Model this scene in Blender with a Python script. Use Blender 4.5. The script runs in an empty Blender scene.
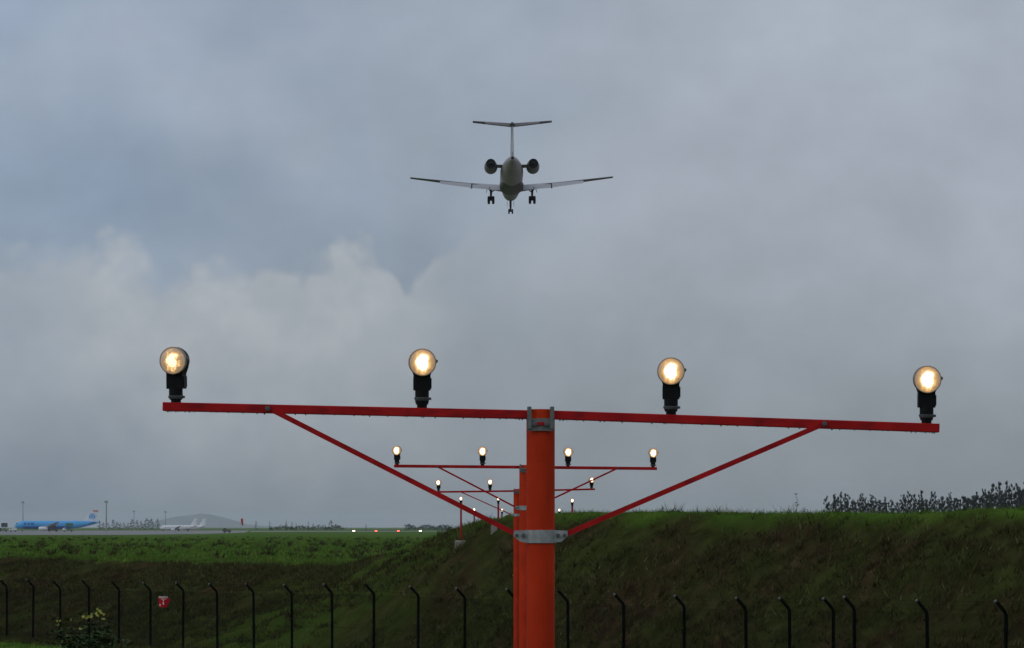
import bpy, math, random
import numpy as np
from mathutils import Vector, Matrix

random.seed(7); RNG = np.random.default_rng(7)
S = bpy.context.scene
COL = S.collection
R = math.radians

# ------------------------------------------------------------------ camera
EYE = 4.4                      # camera height above the foot of the fence
FPX = 3234.0                   # focal length in pixels of a 1024 px wide frame
HOR = 527.0                    # row of the horizon
cam_d = bpy.data.cameras.new('camera'); cam = bpy.data.objects.new('camera', cam_d); COL.objects.link(cam)
cam.location = (0, 0, EYE); cam.rotation_euler = (R(90), 0, 0)
cam_d.sensor_width = 36; cam_d.sensor_fit = 'HORIZONTAL'; cam_d.lens = FPX / 1024 * 36
cam_d.shift_y = (HOR - 324) / 1024
cam_d.clip_start = 0.1; cam_d.clip_end = 40000
S.camera = cam

# ------------------------------------------------------------------ sky, sun, exposure
W = bpy.data.worlds.new('World'); S.world = W; W.use_nodes = True
nt = W.node_tree; nt.nodes.clear()
def wn(t, **k):
    n = nt.nodes.new(t)
    for a, v in k.items(): setattr(n, a, v)
    return n
def wl(a, b): nt.links.new(a, b)
def wmath(op, a, b=None, c=None, clamp=False):
    n = wn('ShaderNodeMath', operation=op, use_clamp=clamp)
    for i, v in enumerate((a, b, c)):
        if v is None: continue
        if isinstance(v, (int, float)): n.inputs[i].default_value = v
        else: wl(v, n.inputs[i])
    return n.outputs[0]
def wramp(fac, stops, mode='EASE'):
    n = wn('ShaderNodeValToRGB'); n.color_ramp.interpolation = mode
    while len(n.color_ramp.elements) < len(stops): n.color_ramp.elements.new(0.5)
    for e, (p, c) in zip(n.color_ramp.elements, stops):
        e.position = p; e.color = (c if isinstance(c, tuple) else (c, c, c)) + (1,)
    wl(fac, n.inputs[0]); return n.outputs[0]
def wmix(f, a, b, mode='MIX'):
    n = wn('ShaderNodeMix', data_type='RGBA', blend_type=mode)
    if isinstance(f, (int, float)): n.inputs[0].default_value = f
    else: wl(f, n.inputs[0])
    for i, v in ((6, a), (7, b)):
        if isinstance(v, tuple): n.inputs[i].default_value = v + (1,)
        else: wl(v, n.inputs[i])
    return n.outputs[2]
SUN_EL, SUN_AZ = R(42), R(245)          # azimuth clockwise from +Y (behind the camera, to its left)
tc = wn('ShaderNodeTexCoord'); DIR = tc.outputs['Generated']
sep = wn('ShaderNodeSeparateXYZ'); wl(DIR, sep.inputs[0])
az = wmath('ARCTAN2', sep.outputs[0], sep.outputs[1])
el = wmath('ARCSINE', sep.outputs[2])
def wnoise(scale, detail=5, rough=.55, off=(0, 0, 0), sq=(1, 1, 1)):
    m = wn('ShaderNodeMapping'); m.inputs['Location'].default_value = off; m.inputs['Scale'].default_value = sq
    wl(DIR, m.inputs[0])
    n = wn('ShaderNodeTexNoise'); n.inputs['Scale'].default_value = scale; n.inputs['Detail'].default_value = detail
    n.inputs['Roughness'].default_value = rough; wl(m.outputs[0], n.inputs['Vector'])
    return n.outputs['Fac']
deg = 180 / math.pi
AZ = wmath('MULTIPLY', az, deg); EL = wmath('MULTIPLY', el, deg)     # in degrees
nbig = wnoise(9, 3, .5, (3.1, .4, 1.2), (1, 1, 1.6))
nmid = wnoise(24, 5, .55, (.3, 2.2, 4.1), (1, 1, 1.4))
nfine = wnoise(62, 6, .6, (1.3, 5.2, .1))
# overcast veil: darker towards the horizon, paler higher up
elr = wmath('DIVIDE', wmath('ADD', EL, wmath('MULTIPLY', wmath('SUBTRACT', nmid, .5), 2.2)), 30, clamp=True)
veil = wramp(elr, [(0, (2.15, 2.52, 2.98)), (.07, (2.45, 2.83, 3.36)), (.16, (3.12, 3.55, 4.2)), (.30, (3.72, 4.18, 5.0)), (1, (3.95, 4.35, 5.1))], 'LINEAR')
# bluish thin stretch on one side of the sky, warmer grey on the other
side = wmath('DIVIDE', wmath('ADD', wmath('ADD', AZ, 9), wmath('MULTIPLY', wmath('SUBTRACT', nbig, .5), 14)), 12, clamp=True)
tint = wramp(side, [(0, (.84, .915, .99)), (.5, (.96, .98, .99)), (1, (1.06, 1.035, 1.015))])
veil = wmix(1, veil, tint, 'MULTIPLY')
tex = wramp(nbig, [(.3, .93), (.7, 1.07)], 'LINEAR'); veil = wmix(1, veil, tex, 'MULTIPLY')
tex2 = wramp(nmid, [(.3, .93), (.7, 1.07)], 'LINEAR'); veil = wmix(1, veil, tex2, 'MULTIPLY')
# bank of cumulus: ragged upper rim, brightest just below the rim
azn = wmath('DIVIDE', wmath('ADD', wmath('ADD', AZ, 10), wmath('MULTIPLY', wmath('SUBTRACT', wnoise(48, 4, .55, (7.7, 1.1, 2.9)), .5), .8)), 14, clamp=True)
px = lambda U: (U / FPX * deg + 10) / 14
rim = wramp(azn, [(px(u), v / 400) for u, v in ((-512, 280), (-450, 292), (-400, 292), (-350, 268), (-290, 268), (-255, 274), (-215, 258), (-192, 260), (-174, 282), (-142, 283), (-122, 262), (-100, 250), (-70, 276), (-30, 320))], 'CARDINAL')
rim = wmath('MULTIPLY_ADD', rim, 400 / FPX * deg, .34)
vor = wn('ShaderNodeTexVoronoi', feature='SMOOTH_F1'); vor.inputs['Scale'].default_value = 62; vor.inputs['Smoothness'].default_value = .35
vor.inputs['Detail'].default_value = 2; vor.inputs['Roughness'].default_value = .55; wl(DIR, vor.inputs['Vector'])
heads = wmath('SUBTRACT', .5, vor.outputs['Distance'])                # rounded cauliflower heads
rough = wmath('ADD', wmath('MULTIPLY', wmath('SUBTRACT', nfine, .5), .55), wmath('MULTIPLY', heads, .8))
below = wmath('SUBTRACT', wmath('ADD', rim, rough), EL)              # degrees below the rim
edge = wramp(wmath('DIVIDE', wmath('ADD', below, .10), wmath('MULTIPLY_ADD', nmid, 2.6, -.62), clamp=True), [(0, 0), (1, 1)])
fade = wramp(wmath('DIVIDE', below, 5.0, clamp=True), [(0, 1), (.3, .75), (1, 0)])
amp = wramp(azn, [(px(-512), .6), (px(-380), 1), (px(-150), 1), (px(-105), .7), (px(-20), .3), (px(150), 0)])
gap = wmath('MULTIPLY', wramp(wmath('DIVIDE', wmath('ADD', below, 2.6), 2.6, clamp=True), [(0, 0), (.75, 1), (1, 1)]), wmath('MULTIPLY', amp, wmath('SUBTRACT', 1, edge)))
veil = wmix(gap, veil, wmix(1, veil, (.90, .94, .99), 'MULTIPLY'))   # thin blue stretch above the rim
cum = wmath('MULTIPLY', wmath('MULTIPLY', edge, fade), amp)
puff = wramp(wmath('ADD', wmath('MULTIPLY', nfine, .45), wmath('MULTIPLY', wnoise(36, 4, .5, (5.5, .2, 9.1), (1, 1, 1.3)), .55)), [(.36, (3.35, 3.7, 4.2)), (.62, (4.5, 4.76, 5.12))], 'LINEAR')
cl = wmix(wmath('MULTIPLY', cum, .95), veil, puff)
sky = wn('ShaderNodeTexSky', sky_type='NISHITA', sun_disc=False, sun_elevation=SUN_EL, sun_rotation=SUN_AZ)
sky.altitude = 900; sky.air_density = 1.2; sky.dust_density = 2.0
skyc = wmix(.93, sky.outputs[0], cl)     # nearly closed cloud cover over the clear sky
bg = wn('ShaderNodeBackground'); bg.inputs['Strength'].default_value = .1; wl(skyc, bg.inputs[0])
wo = wn('ShaderNodeOutputWorld'); wl(bg.outputs[0], wo.inputs[0])
sun_d = bpy.data.lights.new('sun', 'SUN'); sun_d.energy = .6; sun_d.angle = R(60); sun_d.color = (1, .96, .9)
sun = bpy.data.objects.new('sun', sun_d); COL.objects.link(sun); sun.location = (0, 0, 80)
sd = Vector((math.sin(SUN_AZ) * math.cos(SUN_EL), math.cos(SUN_AZ) * math.cos(SUN_EL), math.sin(SUN_EL)))
sun.rotation_euler = sd.to_track_quat('Z', 'Y').to_euler()
S.view_settings.view_transform = 'Standard'; S.view_settings.look = 'None'
S.view_settings.exposure = 0; S.view_settings.gamma = 1; S.view_settings.use_curve_mapping = False
S.render.engine = 'CYCLES'
S.cycles.max_bounces = 6; S.cycles.volume_bounces = 1; S.cycles.sample_clamp_indirect = 3
S.cycles.use_denoising = True
W.cycles.sampling_method = 'MANUAL'; W.cycles.sample_map_resolution = 512

# ------------------------------------------------------------------ helpers
def P(u, v, Z):                # point seen at pixel (u, v) at depth Z
    return Vector(((u - 512) * Z / FPX, Z, EYE + (HOR - v) * Z / FPX))

class MB:
    def __init__(s): s.v = []; s.f = []; s.m = []; s.mi = 0
    def add(s, vs, fs):
        o = len(s.v); s.v += [tuple(p) for p in vs]
        for f in fs: s.f.append(tuple(o + i for i in f)); s.m.append(s.mi)
    def box(s, c, d, rot=None):
        c = Vector(c); h = [x / 2 for x in d]
        vs = [Vector((sx * h[0], sy * h[1], sz * h[2])) for sx in (-1, 1) for sy in (-1, 1) for sz in (-1, 1)]
        if rot is not None: vs = [rot @ p for p in vs]
        s.add([c + p for p in vs], [(0, 1, 3, 2), (4, 6, 7, 5), (0, 4, 5, 1), (2, 3, 7, 6), (0, 2, 6, 4), (1, 5, 7, 3)])
    def bar(s, a, b, w, h):    # rectangular bar from a to b, h measured upwards
        a = Vector(a); b = Vector(b); y = (b - a).normalized()
        x = y.cross(Vector((0, 0, 1)))
        x = Vector((1, 0, 0)) if x.length < 1e-4 else x.normalized()
        z = x.cross(y)
        s.box((a + b) / 2, (w, (b - a).length, h), Matrix((x, y, z)).transposed())
    def tube(s, pts, rad, n=10, cap=True):
        pts = [Vector(p) for p in pts]
        if not isinstance(rad, (list, tuple)): rad = [rad] * len(pts)
        rings = []
        for i, p in enumerate(pts):
            t = (pts[min(i + 1, len(pts) - 1)] - pts[max(i - 1, 0)]).normalized()
            ref = Vector((0, 0, 1)) if abs(t.z) < .9 else Vector((1, 0, 0))
            x = t.cross(ref).normalized(); y = x.cross(t)
            rings.append([p + (x * math.cos(2 * math.pi * k / n) + y * math.sin(2 * math.pi * k / n)) * rad[i] for k in range(n)])
        s.loft(rings, cap)
    def loft(s, rings, cap=True):
        n = len(rings[0]); vs = [p for r in rings for p in r]; fs = []
        for i in range(len(rings) - 1):
            for k in range(n):
                k2 = (k + 1) % n
                fs.append((i * n + k, i * n + k2, (i + 1) * n + k2, (i + 1) * n + k))
        if cap: fs += [tuple(range(n))[::-1], tuple(range((len(rings) - 1) * n, len(rings) * n))]
        s.add(vs, fs)
    def lathe(s, c, axis, prof, n=20, cap=True):   # prof: (distance along axis, radius)
        c = Vector(c); axis = Vector(axis).normalized()
        s.tube([c + axis * d for d, r in prof], [r for d, r in prof], n, cap)
    def quad(s, c, a, b): c = Vector(c); s.add([c - a - b, c + a - b, c + a + b, c - a + b], [(0, 1, 2, 3)])
    def mesh(s, name, mats, smooth=0):
        me = bpy.data.meshes.new(name); me.from_pydata(s.v, [], s.f)
        for m in (mats if isinstance(mats, (list, tuple)) else [mats]): me.materials.append(m)
        me.polygons.foreach_set('material_index', s.m)
        if smooth:
            me.shade_smooth(); me.set_sharp_from_angle(angle=R(smooth))
        me.update(); return me

def link(name, data, parent=None, loc=None, rot=None):
    o = bpy.data.objects.new(name, data); COL.objects.link(o)
    if parent is not None: o.parent = parent
    if loc is not None: o.location = loc
    if rot is not None: o.rotation_euler = rot
    return o
def tag(o, label=None, cat=None, group=None, kind=None):
    for k, v in (('label', label), ('category', cat), ('group', group), ('kind', kind)):
        if v: o[k] = v
    return o
def thing(name, label, cat, loc=(0, 0, 0), rot=(0, 0, 0), group=None):
    return tag(link(name, None, None, loc, rot), label, cat, group)
def ordinal(i):
    w = ['first', 'second', 'third', 'fourth', 'fifth', 'sixth', 'seventh', 'eighth', 'ninth', 'tenth', 'eleventh', 'twelfth', 'thirteenth', 'fourteenth', 'fifteenth', 'sixteenth', 'seventeenth', 'eighteenth', 'nineteenth']
    tens = {2: 'twent', 3: 'thirt', 4: 'fort', 5: 'fift', 6: 'sixt', 7: 'sevent', 8: 'eight', 9: 'ninet'}
    if i < 19: return w[i]
    t, r = divmod(i + 1, 10)
    return tens[t] + 'ieth' if r == 0 else tens[t] + 'y-' + w[r - 1]

# value noise for terrain relief
_perm = RNG.random((256, 256))
def vnoise(x, y):
    xi = np.floor(x).astype(int); yi = np.floor(y).astype(int); fx = x - xi; fy = y - yi
    fx = fx * fx * (3 - 2 * fx); fy = fy * fy * (3 - 2 * fy)
    g = lambda a, b: _perm[a & 255, b & 255]
    return (g(xi, yi) * (1 - fx) + g(xi + 1, yi) * fx) * (1 - fy) + (g(xi, yi + 1) * (1 - fx) + g(xi + 1, yi + 1) * fx) * fy - .5
def sstep(a, b, x):
    t = np.clip((x - a) / (b - a), 0, 1); return t * t * (3 - 2 * t)

# ------------------------------------------------------------------ materials
def mat(name, base, rough=.6, metal=0, var=0, vscale=5, emit=None, estr=0, bump=0, bscale=40, spec=.5, dirt=None, dscale=3, damt=.5, dsq=(1, 1, 1)):
    m = bpy.data.materials.new(name); m.use_nodes = True; t = m.node_tree
    b = t.nodes['Principled BSDF']
    b.inputs['Base Color'].default_value = tuple(base) + (1,)
    b.inputs['Roughness'].default_value = rough; b.inputs['Metallic'].default_value = metal
    b.inputs['Specular IOR Level'].default_value = spec
    if emit: b.inputs['Emission Color'].default_value = tuple(emit) + (1,); b.inputs['Emission Strength'].default_value = estr
    if var or bump or dirt:
        tcn = t.nodes.new('ShaderNodeTexCoord')
        def noise(sc, det=4, sq=(1, 1, 1)):
            n = t.nodes.new('ShaderNodeTexNoise'); n.inputs['Scale'].default_value = sc; n.inputs['Detail'].default_value = det
            mp = t.nodes.new('ShaderNodeMapping'); mp.inputs['Scale'].default_value = sq; t.links.new(tcn.outputs['Object'], mp.inputs[0])
            t.links.new(mp.outputs[0], n.inputs['Vector']); return n.outputs['Fac']
        col = None
        if var:
            r = t.nodes.new('ShaderNodeValToRGB')
            r.color_ramp.elements[0].position = .3; r.color_ramp.elements[1].position = .7
            r.color_ramp.elements[0].color = tuple(max(0, c * (1 - var)) for c in base) + (1,)
            r.color_ramp.elements[1].color = tuple(c * (1 + var) for c in base) + (1,)
            t.links.new(noise(vscale), r.inputs[0]); col = r.outputs[0]
        if dirt:
            r = t.nodes.new('ShaderNodeValToRGB'); r.color_ramp.elements[0].position = .52; r.color_ramp.elements[1].position = .72
            r.color_ramp.elements[1].color = (damt, damt, damt, 1)
            t.links.new(noise(dscale, 8, dsq), r.inputs[0])
            mx = t.nodes.new('ShaderNodeMix'); mx.data_type = 'RGBA'
            t.links.new(r.outputs[0], mx.inputs[0])
            if col: t.links.new(col, mx.inputs[6])
            else: mx.inputs[6].default_value = tuple(base) + (1,)
            mx.inputs[7].default_value = tuple(dirt) + (1,); col = mx.outputs[2]
        if col: t.links.new(col, b.inputs['Base Color'])
        if bump:
            bn = t.nodes.new('ShaderNodeBump'); bn.inputs['Strength'].default_value = bump; bn.inputs['Distance'].default_value = .02
            t.links.new(noise(bscale, 6), bn.inputs['Height']); t.links.new(bn.outputs[0], b.inputs['Normal'])
    return m

M = {}
M['orange'] = mat('orange_paint', (.46, .033, .008), .7, var=.14, vscale=5, dirt=(.26, .026, .010), dscale=22, damt=.4, dsq=(1, 1, .12), spec=.06, bump=.15, bscale=60)
M['red'] = mat('red_paint', (.45, .015, .016), .65, var=.22, vscale=7, dirt=(.13, .014, .018), dscale=26, damt=.7, dsq=(.35, 1, 1), spec=.08)
M['galv'] = mat('galvanised_steel', (.36, .37, .37), .55, metal=.35, var=.22, vscale=40, dirt=(.16, .13, .1), dscale=18, damt=.4)
M['galv_dark'] = mat('weathered_steel', (.17, .175, .17), .6, metal=.3, var=.25, vscale=50, dirt=(.12, .06, .03), dscale=25, damt=.4)
M['steel'] = mat('dark_steel', (.12, .12, .12), .5, metal=.6, var=.2, vscale=60)
M['black'] = mat('black_cast_housing', (.006, .006, .007), .6, var=.3, vscale=30, spec=.2)
M['collar'] = mat('grey_collar', (.10, .105, .12), .5, metal=.3, var=.2, vscale=60)
M['water'] = mat('water_drop', (.10, .10, .11), .08)
M['concrete'] = mat('concrete', (.30, .28, .24), .9, var=.2, vscale=4, dirt=(.1, .09, .06), dscale=3, damt=.6)
M['post'] = mat('fence_post_paint', (.004, .006, .005), 1, var=.3, vscale=9, spec=.03)
M['wire'] = mat('fence_wire', (.007, .009, .008), 1, spec=0)
M['tip'] = mat('post_tip_plastic', (.11, .11, .10), .7)
M['white_paint'] = mat('aircraft_white_paint', (.80, .80, .79), .35, var=.05, vscale=.6, dirt=(.42, .40, .36), dscale=.5, damt=.4)
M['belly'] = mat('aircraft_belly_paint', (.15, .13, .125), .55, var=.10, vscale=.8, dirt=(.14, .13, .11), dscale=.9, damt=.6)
M['jet_paint'] = mat('jet_cream_paint', (.42, .36, .375), .5, var=.08, vscale=.6, dirt=(.22, .19, .18), dscale=.5, damt=.5)
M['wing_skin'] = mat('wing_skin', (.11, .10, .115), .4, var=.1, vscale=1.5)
M['flap'] = mat('flap_skin', (.42, .43, .45), .4, var=.05, vscale=1.2)
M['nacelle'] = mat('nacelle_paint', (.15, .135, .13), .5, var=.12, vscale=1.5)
M['sooty'] = mat('sooty_metal', (.012, .012, .012), .7)
M['tyre'] = mat('tyre_rubber', (.012, .012, .013), .85)
M['gear'] = mat('gear_metal', (.05, .05, .055), .5)
M['blue'] = mat('light_blue_paint', (.06, .40, .80), .35, var=.05, vscale=.2)
M['deep_blue'] = mat('deep_blue_paint', (.012, .10, .40), .35)
M['glass'] = mat('dark_window_glass', (.015, .02, .03), .1)
M['sign_red'] = mat('sign_red', (.50, .008, .02), .7, spec=.1)
M['sign_white'] = mat('sign_white', (.72, .72, .70), .5)
M['bark'] = mat('bark', (.05, .045, .04), .9, var=.3, vscale=3)
M['shrub_stem'] = mat('shrub_stem', (.014, .018, .008), .9, spec=.1)
M['euc'] = mat('gum_leaves', (.024, .032, .024), .9, var=.4, vscale=.6, spec=0)
M['pine'] = mat('far_tree_leaves', (.024, .034, .022), .9, var=.4, vscale=.5, spec=0)
M['petal'] = mat('yellow_petal', (.33, .34, .05), .7, var=.15, vscale=20)
M['apron'] = mat('apron_concrete', (.21, .205, .20), .85, var=.12, vscale=.03, dirt=(.12, .12, .12), dscale=.02, damt=.5)
M['bounce_grey'] = mat('bounce_sheet_grey', (.15, .14, .135), .95, var=.15, vscale=.4)
M['hill'] = mat('hazed_wooded_hill', (.16, .19, .20), .95, var=.4, vscale=.01)  # pale blue-grey: part of the distance haze is painted into the hill colour
M['sock_red'] = mat('windsock_red', (.50, .012, .016), .8)
M['mast_grey'] = mat('mast_grey', (.30, .30, .30), .6)

def leaf_mat(name, cols, scale):
    m = bpy.data.materials.new(name); m.use_nodes = True; t = m.node_tree; b = t.nodes['Principled BSDF']
    b.inputs['Roughness'].default_value = .8; b.inputs['Specular IOR Level'].default_value = .05
    tcn = t.nodes.new('ShaderNodeTexCoord'); n = t.nodes.new('ShaderNodeTexNoise')
    n.inputs['Scale'].default_value = scale; n.inputs['Detail'].default_value = 6; n.inputs['Roughness'].default_value = .7
    t.links.new(tcn.outputs['Object'], n.inputs['Vector'])
    r = t.nodes.new('ShaderNodeValToRGB'); e = r.color_ramp.elements
    while len(e) < len(cols): e.new(.5)
    for k, (p, c) in zip(e, cols): k.position = p; k.color = tuple(c) + (1,)
    at = t.nodes.new('ShaderNodeAttribute'); at.attribute_name = 'shade'
    ma = t.nodes.new('ShaderNodeMath'); ma.operation = 'MULTIPLY_ADD'; ma.inputs[1].default_value = .34
    t.links.new(at.outputs['Fac'], ma.inputs[0]); t.links.new(n.outputs['Fac'], ma.inputs[2])
    t.links.new(ma.outputs[0], r.inputs[0]); t.links.new(r.outputs[0], b.inputs['Base Color'])
    return m
M['bank_grass'] = leaf_mat('bank_grass_blades', [(.30, (0.0375, 0.02625, 0.0125)), (.45, (0.05, 0.0425, 0.015)), (.56, (0.05, 0.065, 0.015)), (.66, (0.07, 0.075, 0.0225)), (.78, (0.15, 0.1313, 0.0575))], .8)
M['field_grass'] = leaf_mat('field_grass_blades', [(.3, (0.054, 0.105, 0.0165)), (.5, (0.0825, 0.165, 0.0225)), (.7, (0.1575, 0.225, 0.039))], .35)
M['shrub_leaf'] = leaf_mat('shrub_leaves', [(.3, (0.0204, 0.034, 0.0136)), (.6, (0.0408, 0.0748, 0.0238)), (.75, (0.119, 0.187, 0.051))], 7)
M['tuft'] = leaf_mat('weed_leaves', [(.3, (.03, .05, .012)), (.7, (.05, .08, .02))], 8)

def ground_mat():
    m = bpy.data.materials.new('turf_and_earth'); m.use_nodes = True; t = m.node_tree; b = t.nodes['Principled BSDF']
    b.inputs['Roughness'].default_value = 1; b.inputs['Specular IOR Level'].default_value = 0
    tcn = t.nodes.new('ShaderNodeTexCoord'); geo = tcn.outputs['Object']
    def noise(sc, det=6, rough=.6, sq=(1, 1, 1)):
        mp = t.nodes.new('ShaderNodeMapping'); mp.inputs['Scale'].default_value = sq; t.links.new(geo, mp.inputs[0])
        n = t.nodes.new('ShaderNodeTexNoise'); n.inputs['Scale'].default_value = sc; n.inputs['Detail'].default_value = det
        n.inputs['Roughness'].default_value = rough; t.links.new(mp.outputs[0], n.inputs['Vector']); return n.outputs['Fac']
    def ramp(f, stops):
        r = t.nodes.new('ShaderNodeValToRGB'); e = r.color_ramp.elements
        while len(e) < len(stops): e.new(.5)
        for k, (p, c) in zip(e, stops): k.position = p; k.color = (c if isinstance(c, tuple) else (c, c, c)) + (1,)
        t.links.new(f, r.inputs[0]); return r.outputs[0]
    def mix(f, a, c, mode='MIX'):
        x = t.nodes.new('ShaderNodeMix'); x.data_type = 'RGBA'; x.blend_type = mode
        if isinstance(f, float): x.inputs[0].default_value = f
        else: t.links.new(f, x.inputs[0])
        t.links.new(a, x.inputs[6]); t.links.new(c, x.inputs[7]); return x.outputs[2]
    at = t.nodes.new('ShaderNodeAttribute'); at.attribute_name = 'bank'
    earth = ramp(noise(1.6, 8, .7), [(.3, (0.015, 0.01, 0.005)), (.52, (0.045, 0.03125, 0.015)), (.75, (0.1, 0.0675, 0.035))])
    turf = ramp(noise(1.1, 8, .7), [(.3, (0.015, 0.01875, 0.005)), (.52, (0.04, 0.0475, 0.0125)), (.75, (0.0775, 0.085, 0.025))])
    bankc = mix(ramp(noise(.32, 6, .6), [(.40, 0.), (.56, 1.)]), earth, turf)
    field = ramp(noise(.25, 9, .72), [(.3, (0.0468, 0.0858, 0.01404)), (.5, (0.07488, 0.1482, 0.01872)), (.7, (0.1326, 0.2028, 0.0312))])
    field = mix(1.0, field, ramp(noise(.035, 4, .6), [(.32, .55), (.62, 1.2)]), 'MULTIPLY')
    col = mix(at.outputs['Fac'], field, bankc)
    t.links.new(col, b.inputs['Base Color'])
    bn = t.nodes.new('ShaderNodeBump'); bn.inputs['Strength'].default_value = .9; bn.inputs['Distance'].default_value = .16
    t.links.new(noise(3.5, 8, .7), bn.inputs['Height']); t.links.new(bn.outputs[0], b.inputs['Normal'])
    return m
M['ground'] = ground_mat()

def lens_mat(name, core, cr, mottled):
    # lit sealed-beam lamp: white-hot filament image, amber reflector around it, fluted glass
    m = bpy.data.materials.new(name); m.use_nodes = True; t = m.node_tree; b = t.nodes['Principled BSDF']
    N = t.nodes.new; L = t.links.new
    b.inputs['Base Color'].default_value = (.35, .28, .2, 1); b.inputs['Roughness'].default_value = .12
    tcn = N('ShaderNodeTexCoord'); mp = N('ShaderNodeMapping'); L(tcn.outputs['Object'], mp.inputs[0])
    mp.inputs['Location'].default_value = (.004, 0, -.004)
    mp.inputs['Scale'].default_value = (1 / .046 * cr, 0, 1 / .060 * cr)
    ns = N('ShaderNodeTexNoise'); ns.inputs['Scale'].default_value = 52 if mottled else 46; ns.inputs['Detail'].default_value = 3
    L(tcn.outputs['Object'], ns.inputs['Vector'])
    ln = N('ShaderNodeVectorMath'); ln.operation = 'LENGTH'; L(mp.outputs[0], ln.inputs[0])
    a = N('ShaderNodeMath'); a.operation = 'MULTIPLY_ADD'; L(ns.outputs['Fac'], a.inputs[0]); a.inputs[1].default_value = 1.7 if mottled else .62; a.inputs[2].default_value = -.85 if mottled else -.31
    ad = N('ShaderNodeMath'); ad.operation = 'ADD'; L(ln.outputs['Value'], ad.inputs[0]); L(a.outputs[0], ad.inputs[1])
    dv = N('ShaderNodeMath'); dv.operation = 'DIVIDE'; L(ad.outputs[0], dv.inputs[0]); dv.inputs[1].default_value = 1.6
    r = N('ShaderNodeValToRGB'); e = r.color_ramp.elements
    stops = [(0, core), (.30, core), (.43, (1.0, .62, .24)), (.56, (.50, .26, .085)), (.70, (.26, .155, .085)), (.9, (.20, .15, .11))]
    while len(e) < len(stops): e.new(.5)
    for k, (p, c) in zip(e, stops): k.position = p; k.color = tuple(c) + (1,)
    L(dv.outputs[0], r.inputs[0])
    L(r.outputs[0], b.inputs['Emission Color']); b.inputs['Emission Strength'].default_value = 1.0
    return m
M['lens'] = lens_mat('lit_lens', (3.2, 2.75, 2.0), 1.0, False)
M['lens_dim'] = lens_mat('lit_lens_mottled', (1.5, 1.2, .75), 1.2, True)
M['lens_far'] = lens_mat('lit_lens_bright', (5, 4.5, 3.8), .92, False)
M['bezel'] = mat('lamp_bezel', (.40, .29, .22), .5, var=.2, vscale=60)
M['papi_white'] = mat('white_beacon', (.5, .5, .5), .3, emit=(1, .82, .55), estr=7)
M['papi_red'] = mat('red_beacon', (.5, .1, .1), .3, emit=(1, .10, .06), estr=6)

# ------------------------------------------------------------------ terrain
SP = 3.0                                              # fence post spacing
F0 = np.array([-19.85, 127.08]); FD = np.array([1.4239, -2.6406]) / SP
FN = np.array([-FD[1], FD[0]])                        # away from the camera, onto the airfield
def fence_xy(n, s=0): return F0 + FD * SP * n + FN * s
_cn = [-40, 0, 3, 4.7, 6.0, 7.2, 8.1, 9.2, 9.7, 14.7, 18.2, 26, 60]
_ch = [-1.6, -1.5, -1.42, -1.0, -.36, .02, .22, .25, .37, .34, .42, .62, .8]
_cs = [13, 11.8, 11.0, 10.4, 9.8, 8.9, 8.2, 7.3, 6.7, 6.9, 7.2, 7.5, 8]
def terrain(x, y, relief=True):
    x = np.asarray(x, float); y = np.asarray(y, float)
    rx, ry = x - F0[0], y - F0[1]
    n = (rx * FD[0] + ry * FD[1]) / SP; s = rx * FN[0] + ry * FN[1]
    hc = np.interp(n, _cn, _ch); sc = np.interp(n, _cn, _cs)
    toe = np.interp(n, [-10, 0, 10, 18, 30], [-4.6, -4.42, -4.25, -4.15, -4.0])
    plat = -1.5 - 1.7 * sstep(150, 1250, y)
    tt = np.clip((s - .9) / (sc - .9), 0, 1)
    prof = .42 * tt + .58 * tt * tt * (3 - 2 * tt)
    bank = toe + (hc - toe) * prof
    back = plat + (hc - plat) * (1 - sstep(5, 40, s - sc))
    # on the camera's side the land climbs again to where the photographer stands
    near = toe + (-1.65 - toe) * (1 - sstep(6, 52, np.hypot(x * .5, y)))
    z = np.where(s > sc, back, np.where(s > .9, bank, near))
    if relief:
        d = np.hypot(x, y); k = np.clip((700 - d) / 500, 0, 1) * np.clip((s + 2) / 3, 0, 1)
        bm = np.clip(1.3 - np.abs(s - sc * .6) / 9, .20, 1)
        bm = bm * (1 - .55 * np.exp(-((s - sc) / 2.0) ** 2))
        t_ = n * SP
        rel = vnoise(x / 4.3 + 9, y / 4.3) * .36 + vnoise(x / 1.3, y / 1.3 + 5) * .20 + vnoise(x / .45, y / .45) * .10 + vnoise(t_ / 2.6, s / .55) * .20 + vnoise(t_ / .9 + 7, s / .28) * .10
        z = z + rel * k * bm
    return z + EYE
def bank_mask(x, y):
    rx, ry = x - F0[0], y - F0[1]
    n = (rx * FD[0] + ry * FD[1]) / SP; s = rx * FN[0] + ry * FN[1]
    sc = np.interp(n, _cn, _cs)
    w = vnoise(x / 2.2, y / 2.2) * 2.4 + vnoise(x / .7, y / .7) * .9
    return (1 - .45 * np.exp(-((n - 6.2) / 2.6) ** 2)) * sstep(.2, 2.2, s + 1.2 + w) * (1 - sstep(-.9, .5, s - sc + w * .5))

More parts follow.
